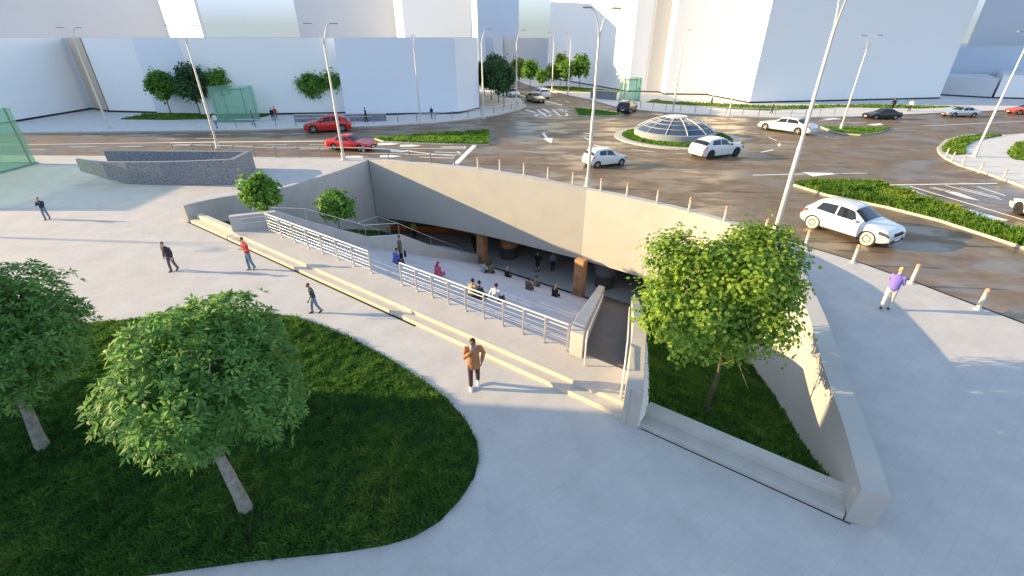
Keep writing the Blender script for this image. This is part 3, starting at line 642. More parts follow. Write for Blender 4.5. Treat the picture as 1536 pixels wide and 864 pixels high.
# granite stair enclosure on the left plaza
o = thing('stairwell_enclosure', 'blue grey granite wall enclosing a stairwell on the left plaza', 'enclosure', (0, 0, 0))
fr = [G(125, 266)]+[G(*p) for p in ((145, 271), (165, 274.5), (200, 276.5), (250, 278), (305, 278), (360, 277))]
mb = MB(); vs = []
zb_ = [.42, .40, .22, 0, -.05, -.05, -.05]
for i, p in enumerate(fr):
    zt = 1.32+.42*i/6
    for q, z in (((0, 0), zb_[i]), ((0, 0), zt), ((0, .28), zt), ((0, .28), zb_[i])): vs.append((p[0]+q[0], p[1]+q[1], z))
k = len(fr); mb.add(vs, [(i*4+j, i*4+4+j, i*4+4+(j+1) % 4, i*4+(j+1) % 4) for i in range(k-1) for j in range(4)]+[(0, 1, 2, 3), ((k-1)*4+3, (k-1)*4+2, (k-1)*4+1, (k-1)*4)])
mb.build('front_wall', 'granite', o)
c0, c1 = fr[-1], G(384, 253)
mb = MB(); mb.prism([(c0[0]+.02, c0[1]+.003), (c1[0], c1[1]), (c1[0]-.3, c1[1]+.05), (c0[0]-.3, c0[1]+.1)], -.05, [1.735, 1.4, 1.4, 1.735]); mb.build('end_wall', 'granite', o)
b0 = G(155, 227, 1.32)
mb = MB(); mb.prism([(b0[0], b0[1]), (c1[0]-.31, c1[1]-.12), (c1[0]-.31, c1[1]+.16), (b0[0], b0[1]+.28)], -.05, 1.33); mb.build('back_wall', 'granite', o)
mb = MB(); mb.tube([G(222, 233, .9)+(.9,), G(235, 238, .2)+(.2,)], .03, 8); mb.tube([G(230, 231, .9)+(.9,), G(243, 236, .2)+(.2,)], .03, 8); mb.build('handrail', 'rail_white', o)

# glass kiosks
def kiosk(label, x0, x1, y0, y1, h, zb=0, fr='frame_brown', rz=0):
    o = thing('glass_kiosk', label, 'kiosk', ((x0+x1)/2, (y0+y1)/2, zb), rz); w, d = x1-x0, y1-y0
    for nm, c, s_ in (('pane', (0, -d/2, h/2), (w-.1, .04, h-.1)), ('pane', (0, d/2, h/2), (w-.1, .04, h-.1)), ('pane', (-w/2, 0, h/2), (.04, d-.1, h-.1)), ('pane', (w/2, 0, h/2), (.04, d-.1, h-.1))):
        mb = MB(); mb.box(c, s_); mb.build(nm, 'green_glass', o)
    mb = MB(); mb.box((0, 0, h+.03), (w+.1, d+.1, .07)); mb.build('roof', 'green_glass', o)
    mb = MB(); mb.box((0, 0, .05), (w+.15, d+.15, .1)); mb.build('base', 'frame_green', o)
    for sx in (-1, 1):
        for sy in (-1, 1): mb = MB(); mb.box((sx*(w/2-.25), sy*(d/2-.25), h/2), (.09, .09, h-.02)); mb.build('post', fr, o)
    mb = MB(); mb.box((0, 0, h-.35), (w-.6, .08, .14)); mb.box((0, 0, h*.42), (w-.6, .05, .06)); mb.build('beam', fr, o)
    return o
kiosk('large green glass kiosk cut by the left edge', -46.5, -38.9, 27.5, 38.0, 4.3)
kiosk('green glass shelter by the three trees', -35.9, -31.9, 58.8, 61.5, 3.9, fr='frame_green')
kiosk('small green glass shelter behind the black car', 18.0, 20.9, 80.6, 83.2, 3.4, fr='frame_green')
# low dark granite walls far away
for lab, a, b, h in (('low blue granite bench wall behind the red cars', (442, 183.5), (579, 181.5), .8), ('dark granite wall by the small far shelter', (885, 147), (922, 150), 1.2)):
    A, B = Vector(G(*a)), Vector(G(*b)); d = (B-A).normalized(); n = Vector((-d.y, d.x))
    o = thing('low_wall', lab, 'wall', (*A, 0), math.atan2(d.y, d.x)); L_ = (B-A).length
    mb = MB(); mb.box((L_/2, .3, h/2), (L_, .5, h)); mb.build('wall', 'granite', o)
    mb = MB(); mb.box((L_/2, .3, h+.03), (L_+.06, .58, .06)); mb.build('coping', 'kerb_stone', o)

# skylight dome on the roundabout
DC = G(1011, 203); DR = 4.05
ring = [(DC[0]+6.3*math.cos(2*PI*i/48), DC[1]-.6+6.3*math.sin(2*PI*i/48)) for i in range(48)]
slab('roundabout_island', ring, 'kerb_stone', .0)
ring2 = [(DC[0]+5.5*math.cos(2*PI*i/48), DC[1]-.55+5.5*math.sin(2*PI*i/48)) for i in range(48)]
mb = MB(); mb.prism(ring2, -.05, .012); struct(mb.build('island_soil', 'soil'))
grass('grass', ring2, lambda x, y: 0*x+.01, 12000, .15, 'grass_mid', 'green grass ring around the glass skylight dome', .06)
o = thing('skylight_dome', 'glass skylight dome with pale ribs on a grey drum in the roundabout', 'dome', (*DC, 0))
mb = MB(); mb.lathe([(DR+.08, 0), (DR+.08, .60), (DR+.0, .65), (DR-.3, .65), (DR-.3, 0)], n=64); mb.build('drum_wall', 'drum_grey', o, smooth=40)
RS = 6.75; ZC = .62+1.28-RS
def dome(th): return (RS*math.sin(th), ZC+RS*math.cos(th))
TH = math.asin(3.95/RS); RS_ = RS
mb = MB(); mb.lathe([dome(TH*(1-i/10)) for i in range(10)]+[(.05, ZC+RS)], n=48); mb.build('glass', 'dome_glass', o, smooth=60)
for i in range(12):
    a = 2*PI*i/12; mb = MB(); mb.tube([((RS+.05)*math.sin(TH*u/8)*math.cos(a), (RS+.05)*math.sin(TH*u/8)*math.sin(a), ZC+(RS+.05)*math.cos(TH*u/8)) for u in range(1, 9)], .04, 6); mb.build('rib', 'rail_white', o, smooth=50)
for u in (.28, .46, .64, .82):
    r_, z_ = (RS+.04)*math.sin(TH*u), ZC+(RS+.04)*math.cos(TH*u); mb = MB(); mb.tube([(r_*math.cos(2*PI*j/48), r_*math.sin(2*PI*j/48), z_) for j in range(49)], .022, 6, False); mb.build('ring_bar', 'rail_white', o, smooth=50)
mb = MB(); mb.lathe([(1.05, ZC+RS-.12), (1.05, ZC+RS+.05), (.3, ZC+RS+.13)], n=32); mb.build('cap', 'rail_white', o, smooth=40)

# ------------------------------------------------------------------ street lamps
def make_lamp(label, loc, rz, arms=2):
    o = thing('street_lamp', label, 'street lamp', loc, rz, 'street lamps')
    mb = MB(); mb.lathe([(.26, 0), (.26, .05), (.17, .07), (.16, .55), (.13, .6)], n=18); mb.build('base', 'pole_cream', o, smooth=40)
    mb = MB(); mb.lathe([(.105, .55), (.10, 4.2), (.082, 4.25), (.066, 8.5), (.055, 8.58)], n=18); mb.build('pole', 'pole_cream', o, smooth=40)
    for k in range(arms):
        sx = (1, -1)[k]
        mb = MB(); mb.tube([(sx*.02, 0, 8.35), (sx*.05, 0, 8.75), (sx*.18, 0, 9.28), (sx*.34, 0, 9.70), (sx*.48, 0, 9.88), (sx*.66, 0, 9.95)], [.045, .04, .035, .03, .028, .026], 10); a = mb.build('arm', 'pole_cream', o, smooth=50)
        mb = MB(); mb.box((sx*.92, 0, 9.96), (.62, .22, .07)); mb.build('lamp_head', 'lamp_grey', a, bevel=.025)
        mb = MB(); mb.box((sx*.96, 0, 9.918), (.44, .16, .012)); mb.build('lens', 'lens', a)
    return o
lampA = make_lamp('tall cream double armed lamp beside the white hatchback', (*G(1160, 357), 0), R(80))
lampA.scale = (1.08,)*3
lamps = [('double armed lamp at the bend of the parapet near the small white hatchback', (881, 280), 20, 1.06, 2), ('double armed lamp in front of the two red cars', (516, 240), 12, 1, 2), ('double armed lamp behind the granite enclosure', (327, 222), 8, 1, 2),
         ('slim lamp in front of the recess between the left low blocks', (164, 193), 3, 1, 2), ('lamp on the lens shaped median by the white saloon', (1261, 194), 0, .93, 2), ('lamp on the paved island at the right edge', (1461, 235), 0, .95, 2)]
for lab, px, rz, sc, n in lamps: dup(lampA, lab, (*G(*px), 0), R(rz), sc)
dup(lampA, 'lamp outside the frame whose two headed shadow lies on the left plaza', (-53.6, 24.2, 0), R(35))
lampS = make_lamp('grey lamp on the far left pavement in front of the white corner block', (*G(631, 184.5), 0), R(90), 2)
lampS.scale = (.8, .8, .93)
lampT = make_lamp('single armed lamp by the kerb at the white building corner', (*G(725.5, 178), 0), R(0), 1)
for lab, px, rz, sc in (('single armed lamp at the tip of the far left pavement', (774.5, 165), 10, 1), ('single armed lamp left of the black car', (936, 160), 180, .95), ('single armed far lamp behind the dome', (1009, 168), 40, 1.0), ('single armed far lamp in front of the sunlit flank', (1093, 173), 150, .98), ('single armed lamp between the young street trees', (828, 136), 180, 1), ('single armed lamp in the street beside the grass strip', (852, 142), 150, .98)):
    dup(lampT, lab, (*G(*px), 0), R(rz), sc)

# ------------------------------------------------------------------ bollards and guard rails
def make_bollard(label, loc):
    o = thing('bollard', label, 'bollard', loc, 0, 'bollards along the road edge')
    mb = MB(); mb.lathe([(.12, 0), (.12, .03), (.075, .05), (.072, .72)], n=14); mb.build('post', 'pole_cream', o, smooth=40)
    mb = MB(); mb.lathe([(.076, .72), (.076, .76)], n=14); mb.build('band', 'bollard_red', o, smooth=40)
    mb = MB(); mb.lathe([(.080, .76), (.084, .80), (.076, .85), (.04, .89)], n=14); mb.build('cap', 'bollard_red', o, smooth=40)
    return o
ORD = ['first', 'second', 'third', 'fourth', 'fifth', 'sixth', 'seventh', 'eighth', 'ninth', 'tenth', 'eleventh', 'twelfth', 'thirteenth', 'fourteenth', 'fifteenth']
bpx = [(717, 253), (750, 256.5), (786, 262), (822, 269), (859, 277), (901, 287), (940, 295), (985, 306), (1033, 318), (1086, 332), (1146, 352), (1207, 371), (1279, 394), (1366, 425), (1466, 464)]
b0_ = None
for i, p in enumerate(bpx):
    lab = 'pale bollard with a red cap, %s along the parapet counting from the stop line' % ORD[i]
    loc = (*G(*p), .0)
    if b0_ is None: b0_ = make_bollard(lab, loc)
    else: dup(b0_, lab, loc)
for i, p in enumerate(((1418, 236), (1427, 242), (1442, 249), (1468, 259.5), (1503, 270))):
    dup(b0_, 'slim bollard on the paved island kerb, %s from its rounded left end' % ORD[i], (*G(*p), 0), sc=(.8, .8, .9))
def guard(px, n, label, h=.95, curve=False):
    pts = [Vector(G(*p)) for p in px]; seg = [(b-a).length for a, b in zip(pts, pts[1:])]; T_ = sum(seg)
    def at(u):
        d = u*T_
        for s_, a, b in zip(seg, pts, pts[1:]):
            if d <= s_+1e-6: return a.lerp(b, d/s_)
            d -= s_
        return pts[-1]
    o = thing('guard_railing', label, 'railing', (0, 0, 0), 0, 'guard railings along the kerbs')
    for i in range(n+1):
        q = at(i/n); mb = MB(); mb.lathe([(.05, 0), (.045, h-.05), (.06, h-.03), (.05, h)], (q.x, q.y, 0), 8); mb.build('post', 'lamp_grey', o, smooth=40)
    mb = MB()
    for z in (h-.1,):
        mb.tube([(*at(i/n), z) for i in range(n+1)], .03, 6)
    mb.build('rail', 'rail_white', o, smooth=40)
    return o
guard([(383, 236), (440, 236.5), (500, 236), (546, 237)], 5, 'guard railing behind the granite enclosure')
guard([(548, 237.5), (582, 239), (615, 242.5), (649, 247), (682, 250)], 4, 'guard railing on the shaded end of the bridge parapet')
guard([(262, 231), (383, 235)], 4, 'short guard railing in front of the orange lit road')
guard([(355, 191), (380, 191), (440, 189), (500, 187.5), (560, 185.5)], 7, 'guard railing behind the red cars')
guard([(597, 184), (650, 181), (700, 176.5), (745, 170), (772, 163.5), (784, 159), (786, 156)], 11, 'guard railing around the white corner block')
guard([(928, 158), (960, 162), (1000, 166), (1060, 170), (1120, 173), (1185, 174.5), (1250, 173.5)], 15, 'guard railing on the far right pavement behind the dome')

# ------------------------------------------------------------------ trees
def leaves(C, Rad, n_cl, per, leaf, seed, mode='rosette', fill=.55, size=1., irr=0.):
    """clumps of leaves through an uneven crown; returns vertex, face arrays and tint"""
    r = np.random.default_rng(seed); V = []; T = []
    C_ = np.array(C); Rd = np.array(Rad); lobes = []; nl = 34
    for i in range(nl):
        z = 1-2*(i+.5)/nl; w = i*2.39996+r.normal(0, .25); d = np.array([math.sqrt(1-z*z)*math.cos(w), math.sqrt(1-z*z)*math.sin(w), z+r.normal(0, .1)])
        if d[2] < -.55 and r.random() < .55: continue
        if irr and (r.random() < .2 or d[2] < -.5): continue
        lobes.append((d*r.uniform(.50, .74+.14*irr), r.uniform(.24-.04*irr, .42-.08*irr)))
    lobes += [(r.normal(0, .22, 3), .45) for _ in range(3)]
    wt = np.array([b*b for a, b in lobes]); wt /= wt.sum(); cl = []
    for i in range(n_cl):
        a, b = lobes[r.choice(len(lobes), p=wt)]; d = r.normal(0, 1, 3); d /= np.linalg.norm(d)
        if d[2] < -.3 and r.random() < .5: d[2] = -d[2]
        q = fill+(1-fill)*r.random()**.5
        if r.random() < .04: q *= 1.3
        p = a+d*b*q*1.08; dd = p/np.linalg.norm(p)*.5+d*.6; dd /= np.linalg.norm(dd)
        cl.append((C_+p*Rd, dd, q))
    for p, d, q in cl:
        up = d*.8+np.array([0, 0, .45])+r.normal(0, .25, 3); up /= np.linalg.norm(up)
        a = np.cross(up, [.3, .7, .2]); a /= np.linalg.norm(a); b = np.cross(up, a)
        ct = r.uniform(-.22, .22)
        m = per if mode == 'rosette' else per
        ph = r.random()*6.28
        for j in range(m):
            w = ph+2*PI*j/m+r.normal(0, .25); dr = a*math.cos(w)+b*math.sin(w)
            L = leaf[0]*r.uniform(.7, 1.25)*size; W = leaf[1]*r.uniform(.8, 1.2)*size
            if mode == 'rosette':
                base = p+dr*.02; dirv = dr*1.0+up*r.uniform(.1, .75); 
            else:
                base = p+r.normal(0, leaf[2], 3); dirv = dr+up*r.uniform(-.5, .4); 
            dirv /= np.linalg.norm(dirv); sd = np.cross(dirv, up+r.normal(0, .3, 3)); sd /= np.linalg.norm(sd)+1e-9
            nn = np.cross(sd, dirv); tip = base+dirv*L-np.array([0, 0, .12*L])
            m1 = base+dirv*L*.42
            if mode == 'rosette': pts = [base, m1+sd*W+nn*W*.3, tip, m1-sd*W+nn*W*.3]
            else: pts = [base, base+dirv*L*.12+sd*W*.8, base+dirv*L*.5+sd*W*1.0+nn*.01, tip, base+dirv*L*.5-sd*W*1.0+nn*.01, base+dirv*L*.12-sd*W*.8]
            V += pts; t = np.clip(.42+ct+r.normal(0, .16)+.12*(q-.7), 0, 1); T += [t]*len(pts)
    V = np.array(V); kk = 4 if mode == 'rosette' else 6
    return V, np.arange(len(V)).reshape(-1, kk), np.array(T)
def limb_mesh(h0, C, Rad, r0, bend, seed, nl=9, low=.5):
    r = random.Random(seed); mb = MB()
    top = (C[0], C[1], C[2]+Rad[2]*.35)
    path = [(0, 0, -.05), (bend[0]*.25, bend[1]*.25, h0*.3), (bend[0]*.7, bend[1]*.7, h0*.7), (bend[0], bend[1], h0), lerp((bend[0], bend[1], h0), top, .5), top]
    mb.tube(path, [r0*1.25, r0, r0*.88, r0*.72, r0*.4, r0*.12], 12)
    for i in range(nl):
        a = 2*PI*i/nl+r.uniform(-.3, .3); u = r.uniform(0, .7); s = lerp((bend[0], bend[1], h0*.96), top, u)
        e = (C[0]+Rad[0]*.72*math.cos(a), C[1]+Rad[1]*.72*math.sin(a), C[2]+Rad[2]*r.uniform(-low, .6))
        m_ = lerp(s, e, .5); m_ = (m_[0], m_[1], m_[2]+.12*Rad[2])
        mb.tube([s, m_, e], [r0*.42*(1-u*.4), r0*.25, r0*.07], 7)
        for q in range(2):
            e2 = (e[0]+r.uniform(-.3, .3)*Rad[0], e[1]+r.uniform(-.3, .3)*Rad[1], e[2]+r.uniform(0, .35)*Rad[2]); mb.tube([m_, lerp(m_, e2, .6), e2], [r0*.18, r0*.1, r0*.04], 6)
    return mb
def make_tree(label, loc, h0, C, Rad, r0, bend, n_cl, per, leaf, lm, bm, seed, mode='rosette', fill=.55, group=None, name='tree', rz=0, size=1, nl=9, low=.5, irr=0.):
    o = thing(name, label, 'tree', loc, rz, group)
    limb_mesh(h0, C, Rad, r0, bend, seed, nl, low).build('trunk', bm, o, smooth=60)
    V, F, T = leaves(C, Rad, n_cl, per, leaf, seed, mode, fill, size, irr)
    link('crown', fast_mesh('crown', V, F, lm, T), o)
    return o
LG = 'round leafy trees on the lawn'
tA = make_tree('large round leafy tree with a pale trunk in the middle of the lawn', (*G(370, 765), 0), 1.65, (.24, .05, 3.45), (1.62, 1.62, 1.66), .125, (-.20, .12), 3900, 7, (.15, .025), 'leaf_laurel', 'bark', 3, fill=.5, group=LG)
tB = make_tree('round leafy tree cut by the left edge of the picture', (*G(65, 672), 0), 1.6, (.42, .1, 3.15), (1.80, 1.75, 1.5), .125, (.22, .05), 4000, 7, (.15, .025), 'leaf_laurel', 'bark', 5, fill=.5, group=LG)
for i, (x, y) in enumerate(((-19.5, 6.6), (-24.5, 9.2))):
    dup(tB, ['leafy tree standing outside the frame left of the lawn', 'second leafy tree outside the frame further left'][i], (x, y, 0), 1.3+i)
mp_ = G(1060, 610, -.6)
make_tree('bright yellow green maple in the sloping bed by the curved wall', (*mp_, -.75), 1.45, (-.12, .15, 3.6), (2.05, 1.9, 2.25), .055, (.10, .05), 2700, 9, (.105, .05, .12), 'leaf_maple', 'bark_dark', 11, 'broad', .45, name='maple_tree', nl=8, low=.9, irr=1.)
z1 = float(bedz(2.6)); b1 = st(2.75, 2.9)
make_tree('small round green tree behind the left parapet wall', (*b1, z1), 1.2, (0, 0, 2.3), (1.08, 1.05, 1.12), .045, (0, 0), 330, 9, (.18, .085, .11), 'leaf_green', 'bark_dark', 21, 'broad', .35, group='small trees in the left bed')
b2 = st(2.6, 7.5); z2 = float(bedz(7.5))
make_tree('small dark green tree lower down by the grey wall', (*b2, z2), 1.2, (0, 0, 2.3), (1.15, 1.1, 1.2), .04, (0, 0), 300, 9, (.18, .085, .11), 'leaf_green', 'bark_dark', 22, 'broad', .35, group='small trees in the left bed')
far1 = make_tree('rounded green tree at the left of the far row of three', (*G(258, 175), 0), 1.9, (0, 0, 3.7), (1.75, 1.7, 1.75), .07, (0, 0), 620, 7, (.24, .12, .18), 'leaf_green', 'bark_dark', 31, 'broad', .6, group='trees along the low white buildings')
make_tree('dark uneven tree in the middle of the far row of three', (*G(302, 176), 0), 1.6, (0, 0, 4.0), (1.85, 1.8, 2.3), .08, (0, 0), 560, 7, (.28, .14, .25), 'leaf_dark', 'bark_dark', 33, 'broad', .5, group='trees along the low white buildings')
for lab, px, rz, sc in (('rounded green tree behind the green glass shelter', (345, 172), 1.1, (1.08, 1.08, 1.1)), ('rounded tree left of the lamp above the red car', (475, 171), 2.2, (1.05, 1.05, .95)), ('rounded tree right of the lamp above the red car', (507, 169), 3.3, (1.1, 1.1, 1.08))):
    dup(far1, lab, (*G(*px), 0), rz, sc)
sA = make_tree('dense dark green street tree nearest the white corner block', (*G(737, 150), 0), 1.6, (0, 0, 3.5), (2.1, 2.0, 2.1), .08, (0, 0), 480, 7, (.34, .18, .25), 'leaf_dark', 'bark_dark', 41, 'broad', .5, group='street trees on the far corner')
for lab, px, rz, sc in (('dark green street tree behind the first one at the corner', (744, 142), 1, (1, 1, 1.15)), ('dark street tree at the kerb side of the corner group', (756, 160), 2, (.85, .85, 1.05)), ('slim dark street tree at the back of the corner group', (748, 154), 4, (.9, .9, 1.1)), ('small dark tree behind the corner block edge', (727, 145), 5, (.8, .8, 1))):
    dup(sA, lab, (*G(*px), 0), rz, sc)
rA = make_tree('green street tree with yellow side, second in the far row', (*G(795, 133), 0), 1.6, (0, 0, 3.3), (1.7, 1.6, 1.9), .07, (0, 0), 360, 6, (.36, .2, .25), 'leaf_green', 'bark_dark', 51, 'broad', .5, group='young trees along the street')
for lab, px, rz, sc in (('small green tree in the middle of the far street row', (812, 135), 1, .7), ('green tree left of the bright yellow one in the far row', (828, 133), 2, .85), ('green tree right of the bright yellow one in the far row', (849, 134), 4, 1.0), ('last green tree at the right end of the far row', (869, 133), 5, (1, 1, 1.18))):
    dup(rA, lab, (*G(*px), 0), rz, sc)
yA = make_tree('bright yellow green tree at the left of the far row', (*G(778, 130), 0), 1.5, (0, 0, 3.4), (1.5, 1.4, 2.0), .06, (0, 0), 320, 6, (.36, .2, .25), 'leaf_yellow', 'bark_dark', 61, 'broad', .5, group='young trees along the street')
dup(yA, 'bright yellow tree in the middle of the far row', (*G(840, 130), 0), 2.2, (1, 1, 1.15))

# ------------------------------------------------------------------ cars
def smooth_interp(xs, pts):
    a = np.array(pts); return np.interp(xs, a[:, 0], a[:, 1])
CARS = dict(
    hatch=dict(L=4.0, W=1.74, wb=(.80, 3.27), r=.315, top=[(0, .60), (.04, .74), (.12, .83), (.85, .98), (1.0, 1.0), (1.75, 1.45), (2.3, 1.52), (3.0, 1.48), (3.45, 1.38), (3.85, .98), (4.0, .62)],
               belt=[(0, .56), (.1, .74), (.85, .89), (2.2, .91), (3.4, .99), (3.8, .92), (4.0, .58)], ws=(1.05, 1.70), rw=(3.42, 3.76), win=[(1.40, 2.35), (2.43, 3.32)]),
    small=dict(L=3.7, W=1.68, wb=(.66, 3.08), r=.29, top=[(0, .50), (.05, .66), (.15, .78), (.7, .96), (.85, 1.0), (1.65, 1.46), (2.2, 1.51), (3.0, 1.46), (3.35, 1.38), (3.6, .95), (3.7, .60)],
               belt=[(0, .48), (.1, .68), (.8, .9), (2.0, .97), (3.2, 1.05), (3.55, .95), (3.7, .56)], ws=(.9, 1.58), rw=(3.36, 3.54), win=[(1.35, 2.15), (2.22, 2.95)]),
    suv=dict(L=4.6, W=1.9, wb=(.90, 3.72), r=.37, top=[(0, .60), (.05, .82), (.15, .92), (1.1, 1.06), (1.25, 1.10), (2.1, 1.55), (2.7, 1.62), (3.5, 1.56), (3.95, 1.42), (4.45, 1.08), (4.6, .66)],
             belt=[(0, .56), (.12, .84), (1.1, 1.0), (2.4, 1.05), (3.8, 1.12), (4.4, 1.02), (4.6, .62)], ws=(1.3, 2.02), rw=(3.95, 4.36), win=[(1.8, 2.72), (2.8, 3.7)]),
    sedan=dict(L=4.6, W=1.8, wb=(.92, 3.58), r=.32, top=[(0, .46), (.05, .62), (.15, .70), (1.2, .88), (1.4, .92), (2.15, 1.36), (2.6, 1.42), (3.1, 1.39), (3.85, 1.02), (4.0, .98), (4.45, .94), (4.6, .6)],
               belt=[(0, .44), (.12, .64), (1.2, .82), (2.4, .9), (3.7, .94), (4.45, .88), (4.6, .55)], ws=(1.42, 2.08), rw=(3.18, 3.82), win=[(1.85, 2.6), (2.68, 3.4)]),
    limo=dict(L=5.4, W=1.9, wb=(.92, 4.25), r=.34, top=[(0, .48), (.05, .66), (.15, .76), (1.3, .96), (1.5, 1.0), (2.3, 1.42), (2.9, 1.48), (3.8, 1.44), (4.6, 1.06), (4.8, 1.02), (5.25, .97), (5.4, .62)],
              belt=[(0, .46), (.12, .68), (1.3, .9), (2.6, .97), (4.4, 1.0), (5.2, .92), (5.4, .57)], ws=(1.52, 2.22), rw=(3.9, 4.55), win=[(1.95, 2.9), (2.98, 4.15)]))
def car_library(kind):
    c = CARS[kind]; L, W = c['L'], c['W']; hw = W/2; xs = np.concatenate([[0, .02, .06, .12, .2], np.linspace(.3, L-.3, 44), [L-.2, L-.12, L-.06, L-.02, L]])
    def sm(a, w=.09):
        dense = np.linspace(-.5, L+.5, 600); y = smooth_interp(np.clip(dense, 0, L), a); kx = np.exp(-np.linspace(-2, 2, 41)**2); kx /= kx.sum()
        y2 = np.convolve(np.pad(y, 20, mode='edge'), kx, 'valid'); return lambda x: np.interp(x, dense, y2)
    top, belt = sm(c['top']), sm(c['belt']); cabin0, cabin1 = c['ws'][0], c['rw'][1]
    def halfw(x):
        e = min(x, L-x); f = 1-.15*max(0, 1-e/.5)**2.4; return hw*f
    def ring(x):
        w = halfw(x); zt, zb_ = float(top(x)), float(belt(x)); zt = max(zt, zb_+.02); e = min(x, L-x)
        z0 = .20+.12*max(0, 1-e/.5)**2; dz = zt-zb_
        wr = w*(.93-.24*min(1, dz/.45))
        return [(0, z0), (w*.80, z0), (w*.955, z0+.06), (w*.985, z0+.20), (w, z0+(zb_-z0)*.55), (w*.985, zb_-.06*min(1, (zb_-z0))), (w*.955, zb_), (wr+.045*min(1, dz/.2), zt-min(.09, dz*.4)), (wr-.06, zt-min(.03, dz*.15)), (wr*.5, zt-.004), (0, zt)]
    def S(x, v):
        q = ring(x); i = min(int(v), len(q)-2); f = v-i; return (q[i][0]+(q[i+1][0]-q[i][0])*f, q[i][1]+(q[i+1][1]-q[i][1])*f)
    rings = []
    for x in xs:
        h = ring(x); full = [(x, -y, z) for y, z in h]+[(x, y, z) for y, z in h[-2:0:-1]]; rings.append(full)
    n = len(rings[0]); mb = MB(); vs = [p for q in rings for p in q]
    fs = [(i*n+j, i*n+(j+1) % n, (i+1)*n+(j+1) % n, (i+1)*n+j) for i in range(len(xs)-1) for j in range(n)]+[tuple(range(n))[::-1], tuple((len(xs)-1)*n+j for j in range(n))]
    mb.add(vs, fs); me = mb.mesh('body', 'paint_white')
    bmx = bmesh.new(); bmx.from_mesh(me); bmesh.ops.recalc_face_normals(bmx, faces=bmx.faces); bmx.to_mesh(me); bmx.free()
    cut = MB()
    for wx in c['wb']:
        for sy in (-1, 1): cut.wheel((wx, sy*(hw-.04), c['r']), c['r']+.062, .42, 28, prof=[(c['r']+.062, -.21), (c['r']+.062, .21)])
    cme = cut.mesh('cut', 'paint_white'); bmx = bmesh.new(); bmx.from_mesh(cme); bmesh.ops.recalc_face_normals(bmx, faces=bmx.faces); bmx.to_mesh(cme); bmx.free()
    def su(o):
        k = bpy.data.objects.new('cut', cme); TMP.collection.objects.link(k); b = o.modifiers.new('b', 'BOOLEAN'); b.operation = 'DIFFERENCE'; b.object = k; b.solver = 'EXACT'; return [k]
    body = evaluated(me, su); body.polygons.foreach_set('use_smooth', [True]*len(body.polygons)); body.set_sharp_from_angle(angle=R(38))
    def patch_(x0, x1, v0, v1, off, side, nx=8, nv=3, taper=(0, 0)):
        m = MB(); P = []
        for i in range(nx+1):
            for j in range(nv+1):
                f = j/nv; xa = x0+taper[0]*f; xb = x1-taper[1]*f; x = xa+(xb-xa)*i/nx; y, z = S(x, v0+(v1-v0)*f)
                y2, z2 = S(x, v0+(v1-v0)*f+.02); x3, (y3, z3) = x+.01, S(x+.01, v0+(v1-v0)*f)
                nn = Vector((.01, y3-y, z3-z)).cross(Vector((0, y2-y, z2-z))); nn = nn.normalized() if nn.length > 1e-9 else Vector((0, 0, 1))
                if nn.y*y < 0 or (abs(nn.y) < .05 and nn.z < 0): nn = -nn
                if nn.z < -.2: nn = -nn
                q = Vector((x, y, z))+nn*off; P.append((q.x, q.y*side, q.z))
        m.add(P, [((i*(nv+1)+j), (i*(nv+1)+j+1), ((i+1)*(nv+1)+j+1), ((i+1)*(nv+1)+j)) for i in range(nx) for j in range(nv)]); return m
    parts = []
    for (a, b) in c['win']:
        for sd in (-1, 1):
            f = c['win'][0] == (a, b); parts.append(('window', patch_(a, b, 6.08, 6.93, .007, sd, taper=(.28 if f else 0, 0 if f else .16)).mesh('window', 'car_glass', 60)))
    for nm, (a, b), vv in (('windscreen', c['ws'], 7.05), ('rear_window', c['rw'], 7.05)):
        m = patch_(a+.03, b-.02, vv, 10, .008, 1, 8, 6); m2 = patch_(a+.03, b-.02, vv, 10, .008, -1, 8, 6); m.add(m2.v, [f[::-1] for f in m2.f]); parts.append((nm, m.mesh(nm, 'car_glass', 60)))
    zh = float(belt(.1))
    for sd in (-1, 1):
        m = patch_(.03, .44, 4.55, 5.85, .012, sd, 8, 3); parts.append(('headlight', m.mesh('headlight', 'head_lens', 60)))
        m = patch_(L-.36, L-.04, 4.75, 5.75, .012, sd, 6, 3); parts.append(('tail_light', m.mesh('tail_light', 'tail_red', 60)))
        m = MB(); m.ell((c['ws'][0]+.42, sd*(hw+.06), float(belt(c['ws'][0]+.4))+.07), (.10, .10, .07), 10, 6); parts.append(('mirror', ('BODY', m)))
    m = MB(); m.box((.005, 0, zh-.06), (.06, W*.42, .13)); m.box((.0, 0, .34), (.06, W*.62, .13)); parts.append(('grille', m.mesh('grille', 'black_trim')))
    m = MB(); m.box((L-.005, 0, .52), (.03, .52, .11)); m.box((-.03, 0, .40), (.02, .5, .1)); parts.append(('number_plate', m.mesh('number_plate', 'plate')))
    m = MB()
    for i in range(9): pass
    for sd in (-1, 1): m.box((L/2, sd*(hw*.93), .215), (c['wb'][1]-c['wb'][0]-2*c['r']-.16, .06, .07))
    m.box((L/2, 0, .24), (c['wb'][1]-c['wb'][0]-.5, W*.7, .12)); parts.append(('sill', m.mesh('sill', 'black_trim')))
    for wx in c['wb']:
        for sd in (-1, 1):
            m = MB(); m.wheel((wx, sd*(hw-.15), c['r']), c['r']+.05, .16, 28, prof=[(c['r']+.05, -.08), (c['r']+.05, .08)]); parts.append(('wheel_arch', m.mesh('wheel_arch', 'black_trim')))
    m = MB(); m.wheel((0, 0, 0), c['r'], .21, 28); tyre = m.mesh('tyre', 'tyre', 35)
